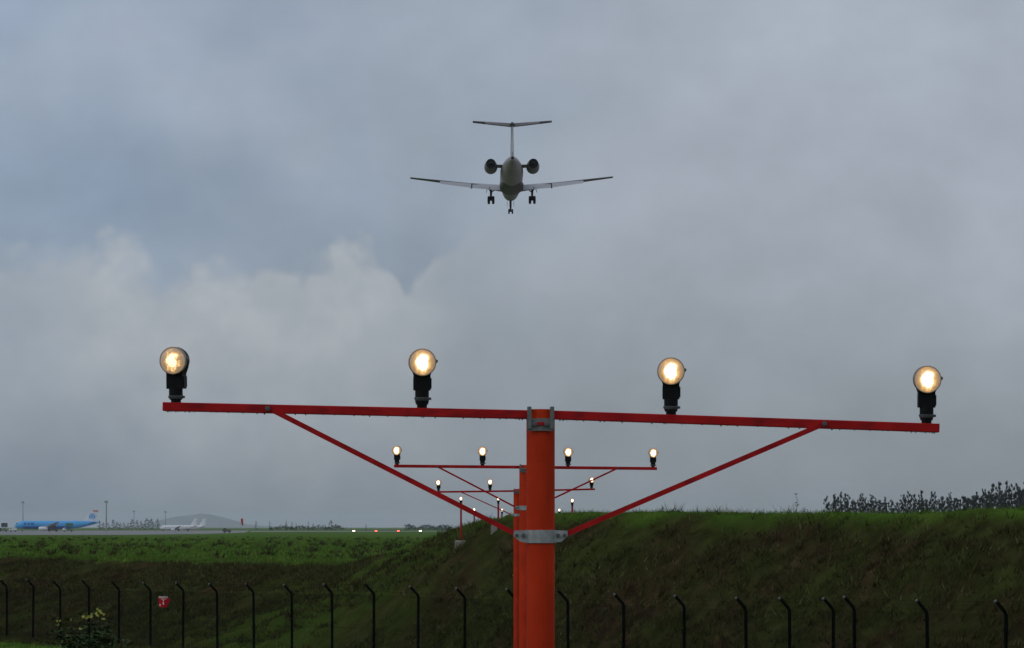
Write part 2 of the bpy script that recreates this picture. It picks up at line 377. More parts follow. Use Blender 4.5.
def grow(a, b, fine, far, ratio):
    c = list(np.arange(a, b + 1e-6, fine)); st = fine
    while c[-1] < far: st *= ratio; c.append(c[-1] + st)
    st = fine
    while c[0] > -far: st *= ratio; c.insert(0, c[0] - st)
    return np.array(c)
gt = grow(-45, 72, .25, 15000, 1.16); gs = grow(-1, 17, .13, 15000, 1.15)
TT, SS = np.meshgrid(gt, gs, indexing='ij')
gx = F0[0] + FD[0] * TT + FN[0] * SS; gy = F0[1] + FD[1] * TT + FN[1] * SS
gz = terrain(gx, gy)
nt_, ns_ = TT.shape
gv = np.stack([gx, gy, gz], -1).reshape(-1, 3)
idx = np.arange(nt_ * ns_).reshape(nt_, ns_)
gf = np.stack([idx[:-1, :-1], idx[1:, :-1], idx[1:, 1:], idx[:-1, 1:]], -1).reshape(-1, 4)
me = bpy.data.meshes.new('ground'); me.from_pydata(gv.tolist(), [], gf.tolist()); me.shade_smooth()
a = me.attributes.new('bank', 'FLOAT', 'POINT'); a.data.foreach_set('value', bank_mask(gx, gy).reshape(-1).astype(np.float32))
me.materials.append(M['ground']); me.update()
tag(link('ground', me), kind='structure')

# apron and taxiway: thin slabs on the far level
def slab(name, pts, z, mat_, th=.12):
    n = len(pts); mb = MB()
    mb.add([(x, y, z) for x, y in pts] + [(x, y, z - th) for x, y in pts], [tuple(range(n))] + [(i, i + n, (i + 1) % n + n, (i + 1) % n) for i in range(n)])
    return tag(link(name, mb.mesh(name, mat_)), kind='structure')
ZF = -3.2 + EYE
def far(u, Z): return ((u - 512) * Z / FPX, Z)
slab('apron', [far(-140, 1290), far(120, 1290), far(205, 1500), far(245, 1850), far(250, 2900), far(-140, 2900)], ZF + .06, M['apron'])
slab('taxiway', [far(250.4, 2150), far(452, 2250), far(452, 2520), far(250.4, 2650)], ZF + .06, M['apron'])

# unseen grey sheet beyond the mound, added to bounce neutral light onto the airliner
gxs = np.linspace(-5, 90, 40); gys = np.linspace(165, 640, 60); GX, GY = np.meshgrid(gxs, gys, indexing='ij'); GX = GX - .012 * (GY - 165)
GZ = terrain(GX, GY, False) + .2; id_ = np.arange(2400).reshape(40, 60)
me = bpy.data.meshes.new('bounce_sheet'); me.from_pydata(np.stack([GX, GY, GZ], -1).reshape(-1, 3).tolist(), [], np.stack([id_[:-1, :-1], id_[1:, :-1], id_[1:, 1:], id_[:-1, 1:]], -1).reshape(-1, 4).tolist())
me.materials.append(M['bounce_grey']); me.update(); tag(link('bounce_sheet', me), kind='structure')

# far hill behind the apron
def hill(name, prof, Z, depth):
    mb = MB(); n = len(prof); rows = []
    for j, (k, dz) in enumerate(((0, 0), (.35, .75), (.7, 1), (1, .6))):
        for (u, v) in prof:
            p = P(u, v, Z); h = (p.z - ZF) * dz
            rows.append((p.x, Z + (k - .7) * depth, ZF - 1 + h + (2.2 * math.sin(u * .9 + j) + 1.8 * math.sin(u * 2.3) if h > 12 else 0)))
    fs = [(j * n + i, j * n + i + 1, (j + 1) * n + i + 1, (j + 1) * n + i) for j in range(3) for i in range(n - 1)]
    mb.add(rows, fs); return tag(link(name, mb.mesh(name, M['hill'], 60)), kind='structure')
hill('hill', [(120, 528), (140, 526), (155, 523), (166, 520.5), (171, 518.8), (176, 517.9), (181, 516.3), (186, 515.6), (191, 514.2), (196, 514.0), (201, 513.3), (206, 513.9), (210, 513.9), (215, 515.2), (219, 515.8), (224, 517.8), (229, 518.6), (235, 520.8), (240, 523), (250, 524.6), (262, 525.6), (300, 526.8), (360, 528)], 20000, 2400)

# ------------------------------------------------------------------ grass
def blades(name, n, region, hmin, hmax, w, m, per=4, seed=1):
    r = np.random.default_rng(seed); xs, ys = region(n, r)
    zs = terrain(xs, ys); V = []; Fc = []
    xs = np.repeat(xs, per) + r.normal(0, .09, n * per); ys = np.repeat(ys, per) + r.normal(0, .09, n * per); zs = np.repeat(zs, per)
    N_ = n * per; ang = r.uniform(0, 2 * np.pi, N_); h = r.uniform(hmin, hmax, N_) * np.repeat(r.uniform(.5, 1.3, n), per)
    lean = r.normal(0, .75, (N_, 2)) + np.array([.15, 0]); wx = np.cos(ang) * w / 2; wy = np.sin(ang) * w / 2
    b0 = np.stack([xs - wx, ys - wy, zs - .03], -1); b1 = np.stack([xs + wx, ys + wy, zs - .03], -1)
    tp = np.stack([xs + lean[:, 0] * h, ys + lean[:, 1] * h, zs + h], -1)
    V = np.stack([b0, b1, tp], 1).reshape(-1, 3); Fc = np.arange(N_ * 3).reshape(-1, 3)
    me = bpy.data.meshes.new(name); me.from_pydata(V.tolist(), [], Fc.tolist()); me.materials.append(m)
    sh = np.repeat(np.repeat(r.normal(0, .22, n), per) + r.normal(0, .28, N_), 3); at = me.attributes.new('shade', 'FLOAT', 'POINT'); at.data.foreach_set('value', sh.astype(np.float32)); me.update()
    return tag(link(name, me), kind='stuff')
def reg_bank2(n, r):
    xs = np.empty(0); ys = np.empty(0)
    while len(xs) < n:
        t = r.uniform(-30, 64, n); s = r.uniform(-1.5, 13, n)
        x = F0[0] + FD[0] * t + FN[0] * s; y = F0[1] + FD[1] * t + FN[1] * s
        k = vnoise(x / 3.1 + 3, y / 3.1) + vnoise(x / .9, y / .9) * .7; o = (k > -.10 + r.normal(0, .12, n)) & (s < np.interp(t / SP, _cn, _cs) - r.uniform(.2, 1.6, n))
        xs = np.append(xs, x[o]); ys = np.append(ys, y[o])
    return xs[:n], ys[:n]
def reg_crest(n, r):
    t = r.uniform(-40, 64, n); nn = t / SP
    s = np.interp(nn, _cn, _cs) + r.uniform(-.6, 5, n)
    return F0[0] + FD[0] * t + FN[0] * s, F0[1] + FD[1] * t + FN[1] * s
def reg_field(n, r):
    y = 128 / (1 - r.uniform(0, .87, n)); u = r.uniform(-60, 480, n); x = (u - 512) * y / FPX
    s = (x - F0[0]) * FN[0] + (y - F0[1]) * FN[1]; nn = ((x - F0[0]) * FD[0] + (y - F0[1]) * FD[1]) / SP
    o = s > np.interp(nn, _cn, _cs) - .5
    x, y = x[o], y[o]; k = n // len(x) + 1
    return np.tile(x, k)[:n] + r.normal(0, .3, n), np.tile(y, k)[:n] + r.normal(0, .5, n)
bank_grass = blades('bank_grass', 21000, reg_bank2, .05, .22, .03, M['bank_grass'], 9, 3)
crest_grass = blades('crest_grass', 13000, reg_crest, .03, .14, .02, M['field_grass'], 4, 4)
crest_weeds = blades('crest_weeds', 420, reg_crest, .10, .30, .022, M['bank_grass'], 7, 14)
field_grass = blades('field_grass', 26000, reg_field, .03, .16, .07, M['field_grass'], 4, 5)
def reg_tussock(n, r):
    x, y = reg_field(n * 3, r); k = vnoise(x / 9, y / 22) + r.normal(0, .1, len(x)); k = k + r.normal(0, .35, len(x)); o = np.argsort(-k)[:n]
    return x[o], y[o]
tussocks = blades('field_tussocks', 380, reg_tussock, .10, .45, .10, M['bank_grass'], 22, 6)
def reg_toe(n, r):
    t = r.uniform(-45, 70, n); s_ = r.uniform(-16, -.5, n)
    return F0[0] + FD[0] * t + FN[0] * s_, F0[1] + FD[1] * t + FN[1] * s_
verge_grass = blades('verge_grass', 12000, reg_toe, .04, .16, .03, M['field_grass'], 5, 8)

# ------------------------------------------------------------------ approach lamps
def lamp_meshes():
    d = {}
    mb = MB()                                  # cast housing: drum, yoke, body
    zc = .199
    mb.lathe((0, -.030, zc), (0, 1, 0), [(0, .0645), (.035, .0655), (.06, .062), (.085, .050), (.10, .034)], 24)
    mb.loft([[(-.052, y, .172), (-.036, y, .128), (.036, y, .128), (.052, y, .172)] for y in (-.024, .05)]); mb.box((0, .012, .100), (.080, .070, .070)); mb.box((.002, .012, .099), (.086, .055, .050))
    d['lamp'] = mb.mesh('lamp', M['black'], 35)
    mb = MB(); mb.lathe((0, 0, 0), (0, 0, 1), [(0, .024), (.012, .024), (.013, .030), (.02, .030), (.021, .033), (.066, .033), (.067, .027), (.07, .027)], 16)
    d['coupling'] = mb.mesh('coupling', M['black'], 35)
    mb = MB(); mb.lathe((0, 0, .018), (0, 0, 1), [(0, .033), (.008, .037), (.014, .037), (.016, .032)], 16); mb.box((.036, -.004, .026), (.016, .012, .012))
    d['collar'] = mb.mesh('collar', M['collar'], 35)
    mb = MB()                                  # bezel ring
    prof = [(.061, -.030), (.0655, -.030), (.066, -.044), (.064, -.049), (.061, -.049), (.0605, -.040)]
    rings = [[Vector((r * math.cos(t), y, zc + r * math.sin(t))) for t in [2 * math.pi * k / 32 for k in range(32)]] for r, y in prof + prof[:1]]
    mb.loft(rings, False); d['bezel'] = mb.mesh('bezel', M['bezel'], 50)
    for key, mt in (('lens', 'lens'), ('lens_dim', 'lens_dim'), ('lens_far', 'lens_far')):
        mb = MB(); rings = [[Vector((r * math.cos(t), y, r * math.sin(t))) for t in [2 * math.pi * k / 32 for k in range(32)]] for r, y in ((.061, 0), (.05, -.005), (.035, -.0095), (.018, -.012), (.003, -.013))]
        mb.loft(rings, True); d[key] = mb.mesh('lens', M[mt], 60)
    mb = MB()
    mb.loft([[(.062, y, zc - .004), (.071, y, zc - .002), (.074, y, zc + .010), (.062, y, zc + .016)] for y in (-.044, -.018)])
    d['clip'] = mb.mesh('clip', M['steel'], 0)
    return d
LM = lamp_meshes()
def lamp(parent, loc, yaw=0, pitch=0, lens='lens', dz=0):
    loc = Vector(loc) + Vector((0, 0, dz))
    o = link('lamp', LM['lamp'], parent, loc, (R(pitch), 0, R(yaw)))
    for k in ('coupling', 'collar', 'bezel', 'clip'): link(k, LM[k], o)
    for c in o.children:
        if c.name.startswith('coupling'): c.location.z = -dz; c.scale.z = 1 + dz / .07
    link('lens', LM[lens], o, (0, -.046, .199))
    return o
def lamp_light(loc):
    pass

DW = lambda Z: Z / FPX
def mast(Z, xp, rp, pole_top, bars, lamps, struts, ring_v, ground, label, lens, yaws=None, detail=False):
    """bars: ((u,v) inner, (u,v) outer) centre lines; all given where they stand at depth Z"""
    base = Vector((P(xp, 0, Z).x, Z, ground))
    t = thing('approach_light_mast', label, 'light mast', base, group='masts of the approach light line')
    L = lambda u, v, dy=0: P(u, v, Z) - base + Vector((0, dy, 0))
    mb = MB(); top = L(xp, pole_top).z
    mb.lathe((0, 0, -.15), (0, 0, 1), [(0, rp), (top + .14, rp), (top + .15, rp * .93)], 32)
    link('pole', mb.mesh('pole', M['orange'], 40), t)
    mb = MB(); mb.lathe((0, 0, 0), (0, 0, 1), [(-.1, .22), (.05, .22), (.06, .2)], 20)
    link('footing', mb.mesh('footing', M['concrete'], 40), t)
    hb = .021
    yb = .0                                       # the bars run in line with the pole head
    for a, b in bars:
        mb = MB(); A = L(*a); B = L(*b); A.y = B.y = 0
        mb.bar(A, B, .050, 2 * hb)
        o = link('crossbar', mb.mesh('crossbar', M['red']), t)
        bv = o.modifiers.new('bevel', 'BEVEL'); bv.width = .004; bv.segments = 2
        if detail:                                # rain drops hanging under the bar
            dm = MB(); rr = random.Random(5)
            for k in range(46):
                f = rr.random(); c = A.lerp(B, f); r_ = rr.uniform(.002, .0042)
                dm.lathe((c.x, rr.uniform(-.022, .02), c.z - hb - r_ * 1.5), (0, 0, 1), [(0, r_ * .3), (r_ * .6, r_), (r_ * 1.3, r_ * .8), (r_ * 2, r_ * .3)], 6)
            tag(link('rain_drops', dm.mesh('rain_drops', M['water'], 60), t), kind='stuff')
    # head bracket: plate in front of the bar joint with two upright straps
    mb = MB()
    zt = L(xp, pole_top).z
    w = rp * .92; yf = -max(.052, rp + .004)
    mb.box((0, yf, zt - .074), (2 * w, .008, .060))
    for s in (-1, 1):
        mb.box((s * (w - .008), yf - .0065, zt - .042), (.020, .012, .104)); mb.box((s * (w - .008), yf + .030, zt + .008), (.018, .080, .006))
    hbk = link('head_bracket', mb.mesh('head_bracket', M['galv_dark']), t)
    for s in (-1, 1):
        mb = MB(); mb.lathe((s * w * .45, yf - .004, zt - .074), (0, -1, 0), [(0, .012), (.010, .012), (.011, .008)], 6)
        link('bolt', mb.mesh('bolt', M['steel']), hbk)
    mb = MB(); mb.box((0, yf - .006, zt - .070), (.040, .008, .014)); link('red_mark', mb.mesh('red_mark', M['red']), hbk)
    # strut clamp
    zr = L(xp, ring_v).z; hr = .031
    mb = MB()
    rings = [[Vector((r * math.cos(q), r * math.sin(q), zr + z)) for q in [2 * math.pi * k / 32 for k in range(32)]] for r, z in ((rp + .001, -hr), (rp + .006, -hr), (rp + .006, hr), (rp + .001, hr), (rp + .001, -hr))]
    mb.loft(rings, False)
    ring = link('clamp_ring', mb.mesh('clamp_ring', M['galv'], 40), t)
    for s in (-1, 1):
        mb = MB(); mb.add([(s * (rp - .02), -.038, zr - hr), (s * (rp + .030), -.038, zr - hr * .8), (s * (rp + .062), -.038, zr + .002), (s * (rp + .060), -.038, zr + hr * .9), (s * (rp - .02), -.038, zr + hr)]
               + [(s * (rp - .02), -.030, zr - hr), (s * (rp + .030), -.030, zr - hr * .8), (s * (rp + .062), -.030, zr + .002), (s * (rp + .060), -.030, zr + hr * .9), (s * (rp - .02), -.030, zr + hr)],
               [(0, 1, 2, 3, 4), (9, 8, 7, 6, 5)] + [(i, i + 5, (i + 1) % 5 + 5, (i + 1) % 5) for i in range(5)])
        link('clamp_ear', mb.mesh('clamp_ear', M['galv']), ring)
        for o_, r_ in ((.014, .011), (.046, .009)):
            mb = MB(); mb.lathe((s * (rp + o_), -.037, zr + .005), (0, -1, 0), [(0, r_), (.012, r_)], 6)
            link('bolt', mb.mesh('bolt', M['steel']), ring)
    for (uo, vo), s in zip(struts, (-1, 1)):
        A = Vector((s * (rp + .040), -.016, zr + .006)); B = L(uo, vo); B.y = -.016
        mb = MB(); mb.bar(A, B, .022, .024)
        link('strut', mb.mesh('strut', M['red']), t)
        mb = MB(); d = (B - A).normalized(); c = B + Vector((s * .018, -.014, .006))
        mb.box(B + Vector((s * .0, -.013, 0)) - d * .06, (.11, .004, .022), Matrix.Rotation(math.atan2(-d.z, d.x) if s > 0 else math.atan2(d.z, -d.x), 3, 'Y'))
        gp = link('gusset', mb.mesh('gusset', M['red']), t)
        mb = MB(); mb.lathe(c, (0, -1, 0), [(0, .013), (.014, .013), (.015, .008)], 6); link('bolt', mb.mesh('bolt', M['steel']), gp)
    for k, (u, v) in enumerate(lamps):
        a, b = bars[0] if u < xp else bars[1]
        q = (u - a[0]) / (b[0] - a[0]); vb = a[1] + (b[1] - a[1]) * q
        p = L(u, vb); p.y = 0; p.z += hb
        ln = lens if not isinstance(lens, (list, tuple)) else lens[k]
        lamp(t, p, yaws[k] if yaws else 0, 3, ln, (0, .018, .008, .010)[k] if detail else 0)
    return t
TZ = lambda x, y: float(terrain(x, y))
Z1, Z2, Z3, Z4, Z5 = 15.4, 45.4, 75.4, 105.4, 135.4
mast(Z1, 540.6, .0675, 409.5, [((540.6, 415.0), (163, 406.6)), ((540.6, 414.6), (939, 428.2))],
     [(176, 0), (422, 0), (671, 0), (926.5, 0)], [(272, 410), (820, 425.5)], 536.5, TZ(0, Z1),
     'nearest thick orange mast, its long red crossbar sloping, four large lit lamps', ['lens_dim', 'lens', 'lens', 'lens'], [-10, 4, -3, -2], True)
mast(Z2, 525.3, .084, 465, [((525.3, 467.2), (394, 466)), ((525.3, 467.2), (657, 468.6))],
     [(397, 0), (482.5, 0), (568, 0), (653, 0)], [(438, 467), (617, 468.5)], 508, TZ(0, Z2),
     'middle red mast half hidden by the thick orange one, four small white lamps', 'lens_far', [-4, 0, 3, 2])
mast(Z3, 516.7, .074, 489, [((516.7, 491), (435, 492)), ((516.7, 491), (595, 489.2))],
     [(438.5, 0), (490, 0), (541, 0), (591.5, 0)], [(461, 492), (570, 490)], 515, TZ(0, Z3),
     'farthest and smallest red mast with a crossbar, just above the grassy mound', 'lens_far', [-6, 2, 0, 8])

# single lamp posts further along the line
def lamp_post(u, v_lamp, Z, label, block=.40, rise=-.02):
    p = P(u, v_lamp, Z); g = TZ(p.x, Z)
    t = thing('approach_lamp_post', label, 'lamp post', (p.x, Z, g), group='single lamp posts of the approach line')
    top = p.z - g - .199
    mb = MB(); mb.lathe((0, 0, 0), (0, 0, 1), [(.02, .030), (max(top - .02, .05), .030), (max(top, .06), .034)], 12); link('post', mb.mesh('post', M['red'], 40), t)
    mb = MB(); b = block / 2
    mb.loft([[(-b, -b, -.6), (b, -b, -.6), (b, b, -.6), (-b, b, -.6)], [(-b, -b, rise - .03), (b, -b, rise - .03), (b, b, rise - .03), (-b, b, rise - .03)], [(-b + .03, -b + .03, rise), (b - .03, -b + .03, rise), (b - .03, b - .03, rise), (-b + .03, b - .03, rise)]])
    link('base_block', mb.mesh('base_block', M['concrete']), t)
    lamp(t, (0, 0, max(top, .06)), 0, 3, 'lens_far')
    return t
for u, v, Z, lab in (
    (461, 498.5, Z4, 'red lamp post on a concrete block on the left flank of the mound'),
    (498.3, 498.5, Z4, 'small lamp post behind the mound top, just left of the thick orange mast'),
    (535.5, 499, Z4, 'small lamp post standing exactly behind the thick orange mast, nearer row'),
    (572.2, 500.5, Z4, 'dark lamp post on the mound top, just right of the thick orange mast'),
    (474.2, 509.5, Z5, 'tiny far lamp post low behind the left slope of the mound'),
    (502, 510, Z5, 'low white lamp touching the mound crest left of the thick orange mast'),
    (530.5, 510, Z5, 'small lamp post standing exactly behind the thick orange mast, farther row'),
    (559.3, 510, Z5, 'low white lamp touching the mound crest right of the thick orange mast')):
    lamp_post(u, v, Z, lab, .40, .16 if u == 461 else -.02)
p = P(494, 533, 103.2); g = TZ(p.x, 103.2)
mb = MB(); mb.loft([[(-.11, -.13, -.3), (.11, -.11, -.3), (.12, .12, -.3), (-.1, .12, -.3)], [(-.10, -.12, .17), (.10, -.10, .20), (.11, .11, .21), (-.09, .11, .16)], [(-.07, -.09, .19), (.08, -.08, .225), (.08, .08, .23), (-.07, .08, .19)]])
tag(link('concrete_marker', mb.mesh('concrete_marker', M['concrete']), None, (p.x, 103.2, g)), 'small bare concrete block on the mound face left of the orange mast', 'concrete block')

# ------------------------------------------------------------------ perimeter fence
fence = thing('perimeter_fence', 'dark chain-link fence with bent-top posts along the foot of the bank', 'fence', tuple(fence_xy(8)) + (TZ(*fence_xy(8)),))
FB = fence.location.copy()
idxs = [-6, -5, -4, -3, -2, -1] + list(range(0, 19)) + [18.63, 19.27, 19.56, 20.52, 21.49, 22.5, 23.5, 24.5]
def tip_z(n): return EYE + float(np.interp(n, [-6, 0, 10, 12, 15, 17, 18, 19.3, 21.5, 25], [-2.2, -2.08, -1.80, -1.74, -1.72, -1.77, -1.77, -1.66, -1.60, -1.5]))
posts = []
pm = {}
rf = random.Random(11)
for n in idxs:
    x, y = fence_xy(n + rf.uniform(-.012, .012)); zt = tip_z(n) + rf.uniform(-.03, .03)
    bot = zt - 2.42
    o = link('post', None, None) if False else None
    mb = MB(); out = -FN
    tipv = Vector((out[0] * .27, out[1] * .27, 2.42)); bend = Vector((0, 0, 2.16))
    lx, ly = rf.uniform(-.02, .02), rf.uniform(-.02, .02)
    mb.tube([(0, 0, -.25), (lx * .5, ly * .5, 1.1), (lx, ly, 2.10), (lx + out[0] * .025, ly + out[1] * .025, 2.17), (lx + tipv.x, ly + tipv.y, tipv.z)], [.043, .042, .042, .041, .036], 10)
    o = link('post', mb.mesh('post', M['post'], 50), fence, Vector((x, y, bot)) - FB)
    mb = MB(); q = Vector((lx + tipv.x, ly + tipv.y, tipv.z)); mb.lathe(q - Vector((0, 0, .015)), (out[0], out[1], .9), [(0, .038), (.03, .038), (.04, .028)], 8)
    link('cap', mb.mesh('cap', M['tip'] if rf.random() < .75 else M['post'], 40), o)
    posts.append((Vector((x, y, bot)), bend, q))
def wire(mb, a, b, r, n=3): mb.tube([a, b], r, n, False)
for (pa, ba, ta), (pb, bb, tb) in zip(posts[:-1], posts[1:]):
    Lb = (pb - pa).length
    mb = MB(); H = 2.05; zl = .06; st = .078
    fr = lambda s, h: pa.lerp(pb, s / Lb) + Vector((0, 0, zl + h)) - FB + Vector((FN[0], FN[1], 0)) * -.045
    k = -H
    while k < Lb:                                     # two families of diagonal wires
        s0, s1 = max(k, 0), min(k + H, Lb)
        if s1 > s0:
            wire(mb, fr(s0, s0 - k), fr(s1, s1 - k), .0019); wire(mb, fr(s0, H - (s0 - k)), fr(s1, H - (s1 - k)), .0019)
        k += st
    for h in (.02, H * .5, H): wire(mb, fr(0, h), fr(Lb, h), .0025)
    link('chain_link_panel', mb.mesh('chain_link_panel', M['wire']), fence)
    mb = MB()
    for f in (.25, .6, .95): wire(mb, pa + ba.lerp(ta, f) - FB, pb + bb.lerp(tb, f) - FB, .0025)
    link('barbed_wire', mb.mesh('barbed_wire', M['wire']), fence)

# warning plate wired to the fence
n_s = 5.46; x, y = fence_xy(n_s, -.06)
Zs = y; c = P(166, 601.5, Zs); c.x, c.y = x, y
sg = thing('warning_sign', 'small red and white warning plate hung on the fence wire', 'sign', (c.x, c.y, c.z), (0, 0, math.atan2(FD[1], FD[0]) + .75))
mb = MB(); th = .006
pl = [(-.17, -.20), (.12, -.20), (.20, -.02), (.26, .06), (.20, .12), (.18, .13), (-.20, .13)]
mb.add([(a_, -th, b_) for a_, b_ in pl] + [(a_, th, b_) for a_, b_ in pl], [tuple(range(7)), tuple(range(13, 6, -1))] + [(i, (i + 1) % 7, (i + 1) % 7 + 7, i + 7) for i in range(7)])
link('plate', mb.mesh('plate', M['sign_red']), sg)
mb = MB(); mb.box((-.02, -th - .003, .150), (.34, .005, .055)); link('header', mb.mesh('header', M['sign_white']), sg)
mb = MB()
for k in range(6): mb.box((-.15 + k * .052, -th - .007, .150), (.026, .003, .034))
link('lettering', mb.mesh('lettering', M['sign_red']), sg)
mb = MB(); mb.box((-.01, -th - .003, -.06), (.04, .005, .10)); mb.box((-.01, -th - .003, .038), (.04, .005, .035)); mb.box((-.14, -th - .003, -.12), (.035, .005, .07)); mb.box((.0, -th - .003, .085), (.20, .005, .018))
link('pictogram', mb.mesh('pictogram', M['sign_white']), sg)

# ------------------------------------------------------------------ airliner on final approach
def ring_y(y, cx, cz, rx, rz, n=24, flat=0):
    return [Vector((cx + rx * math.cos(t), y, cz + rz * math.sin(t) * (1 if math.sin(t) > 0 else 1 - flat))) for t in [2 * math.pi * k / n for k in range(n)]]
def foil(x, y, z, chord, thick, tilt=0):     # aerofoil section, leading edge at y + chord*.5
    pr = [(.5, 0), (.42, .5), (.25, .95), (0, 1), (-.25, .62), (-.5, .06), (-.5, -.06), (-.25, -.35), (0, -.5), (.25, -.55), (.42, -.4)]
    out = []
    for a_, b_ in pr:
        yy, zz = a_ * chord, b_ * thick; out.append(Vector((x, y + yy * math.cos(tilt) - zz * math.sin(tilt), z + yy * math.sin(tilt) + zz * math.cos(tilt))))
    return out
def airliner():
    c = P(511.4, 178.5, 323)
    t = thing('jet_airliner', 'twin-engine jet airliner seen from behind, landing gear down, in the sky', 'airplane', c, (R(0), R(-.3), R(.45)))
    mb = MB()
    st = [(15.2, -.35, .05, .05), (14.8, -.33, .38, .36), (14, -.30, .55, .54), (12.8, -.22, .74, .74), (11.2, -.14, .86, .88), (9, -.06, .97, 1.0), (6, 0, 1.10, 1.10), (3.5, 0, 1.14, 1.14), (-4, 0, 1.14, 1.14), (-6.5, .04, 1.10, 1.08), (-8.5, .12, .98, .94), (-10.3, .24, .78, .74), (-11.8, .36, .54, .52), (-12.8, .44, .32, .32), (-13.3, .48, .17, .18)]
    mb.loft([ring_y(y, 0, z, a_, b_, 28) for y, z, a_, b_ in st])
    fu = link('fuselage', mb.mesh('fuselage', M['jet_paint'], 60), t)
    mb = MB(); mb.loft([ring_y(y, 0, z, a_, b_, 24) for y, z, a_, b_ in ((-13.2, .52, .12, .12), (-13.55, .54, .13, .13), (-13.6, .54, .09, .09))]); link('exhaust_outlet', mb.mesh('exhaust_outlet', M['sooty'], 60), fu)
    mb = MB(); mb.loft([ring_y(y, 0, z, a_, b_, 24) for y, z, a_, b_ in ((5.5, -.75, .3, .15), (4.2, -.78, .95, .46), (2, -.80, 1.2, .55), (-2, -.80, 1.2, .55), (-3.6, -.74, 1.0, .44), (-5.2, -.70, .35, .2))]); link('belly_fairing', mb.mesh('belly_fairing', M['belly'], 60), fu)
    mb = MB()                                    # cockpit and cabin glass
    for s in (-1, 1):
        for k in range(15): mb.box((s * 1.105, 8.6 - k * .86, .32), (.03, .26, .34))
    link('cabin_windows', mb.mesh('cabin_windows', M['glass']), fu)
    for s in (-1, 1):
        X = lambda v: s * v
        mb = MB()
        secs = [foil(X(.7), .6, -.98, 4.6, .32), foil(X(2.6), -.2, -.83, 3.3, .24), foil(X(6.2), -1.5, -.53, 2.15, .15), foil(X(10.02), -2.9, -.22, 1.15, .09)]
        mb.loft(secs if s > 0 else [r_[::-1] for r_ in secs]); w = link('wing', mb.mesh('wing', M['wing_skin'], 45), t)
        # flaps run out to two thirds of the span and hang down steeply
        for x0, x1, y0, y1, z0, z1, c0, c1 in ((1.15, 3.9, -1.85, -2.05, -1.12, -.90, 1.1, 1.0), (4.0, 7.1, -2.1, -2.75, -.90, -.63, .95, .64)):
            mb = MB(); secs = [foil(X(x0), y0 - .2, z0, c0, .05, R(36)), foil(X(x1), y1 - .12, z1, c1, .04, R(36))]
            mb.loft(secs if s > 0 else [r_[::-1] for r_ in secs]); link('flap', mb.mesh('flap', M['flap'], 45), w)
        mb = MB(); secs = [foil(X(7.2), -2.62, -.47, .55, .05, R(4)), foil(X(9.7), -3.3, -.26, .38, .04, R(4))]
        mb.loft(secs if s > 0 else [r_[::-1] for r_ in secs]); link('aileron', mb.mesh('aileron', M['wing_skin'], 45), w)
        for xf, zf in ((2.2, -1.08), (4.0, -.92)):
            mb = MB(); mb.loft([ring_y(y, X(xf), z, r_, r_ * 1.2, 10) for y, z, r_ in ((.2, zf, .03), (-.6, zf - .03, .10), (-1.8, zf - .05, .11), (-2.55, zf - .06, .02))]); link('flap_track_fairing', mb.mesh('flap_track_fairing', M['wing_skin'], 50), w)
        # engine
        mb = MB(); cx, cz = X(2.06), .46
        mb.loft([ring_y(y, cx, cz, r_, r_, 24) for y, r_ in ((-5.0, .46), (-5.1, .58), (-5.6, .64), (-6.8, .64), (-8.2, .54), (-9.2, .455), (-9.2, .42), (-8.7, .41))], True)
        e = link('engine', mb.mesh('engine', M['nacelle'], 50), t)
        mb = MB(); mb.loft([ring_y(y, cx, cz, r_, r_, 24) for y, r_ in ((-9.205, .47), (-9.26, .47), (-9.22, .42), (-8.6, .40))]); link('exhaust', mb.mesh('exhaust', M['sooty'], 50), e)
        mb = MB(); mb.loft([ring_y(y, cx, cz, r_, r_, 16) for y, r_ in ((-8.9, .2), (-9.3, .16), (-9.75, .04))]); link('tail_cone', mb.mesh('tail_cone', M['sooty'], 50), e)
        mb = MB(); secs = [foil(X(.75), -7.2, .40, 2.9, .14), foil(X(1.5), -7.2, .44, 2.6, .12)]
        mb.loft(secs if s > 0 else [r_[::-1] for r_ in secs]); link('pylon', mb.mesh('pylon', M['nacelle'], 45), e)
        # main gear
        g = MB(); g.tube([(X(2.05), -1.2, -.75), (X(2.05), -1.15, -2.25)], [.13, .11], 10); g.tube([(X(1.75), -1.15, -2.27), (X(2.35), -1.15, -2.27)], .07, 8)
        gl = link('main_gear', g.mesh('main_gear', M['gear'], 40), t)
        g = MB(); g.tube([(X(1.35), -1.2, -.95), (X(2.03), -1.18, -1.55)], .05, 8); g.tube([(X(2.6), -1.2, -.75), (X(2.07), -1.18, -1.45)], .04, 8); link('brace', g.mesh('brace', M['gear'], 40), gl)
        g = MB(); g.box((X(2.42), -1.1, -1.15), (.03, .7, .75), Matrix.Rotation(R(-14 * s), 3, 'Y')); link('gear_door', g.mesh('gear_door', M['belly']), gl)
        for o_ in (-.22, .22):
            g = MB(); g.lathe((X(2.05) + o_ - .13, -1.15, -2.27), (1, 0, 0), [(0, .25), (.02, .36), (.06, .40), (.20, .40), (.24, .36), (.26, .25)], 20); wh = link('wheel', g.mesh('wheel', M['tyre'], 40), gl)
            g = MB(); g.lathe((X(2.05) + o_ - .135, -1.15, -2.27), (1, 0, 0), [(0, .16), (.27, .16)], 14); link('hub', g.mesh('hub', M['gear'], 40), wh)
    # fin, rudder, T-tail
    mb = MB()
    def fsec(z, y, ch, th): return [Vector((a_ * th, y + b_ * ch, z)) for a_, b_ in ((0, .5), (.8, .3), (1, 0), (.6, -.3), (.1, -.5), (-.1, -.5), (-.6, -.3), (-1, 0), (-.8, .3))]
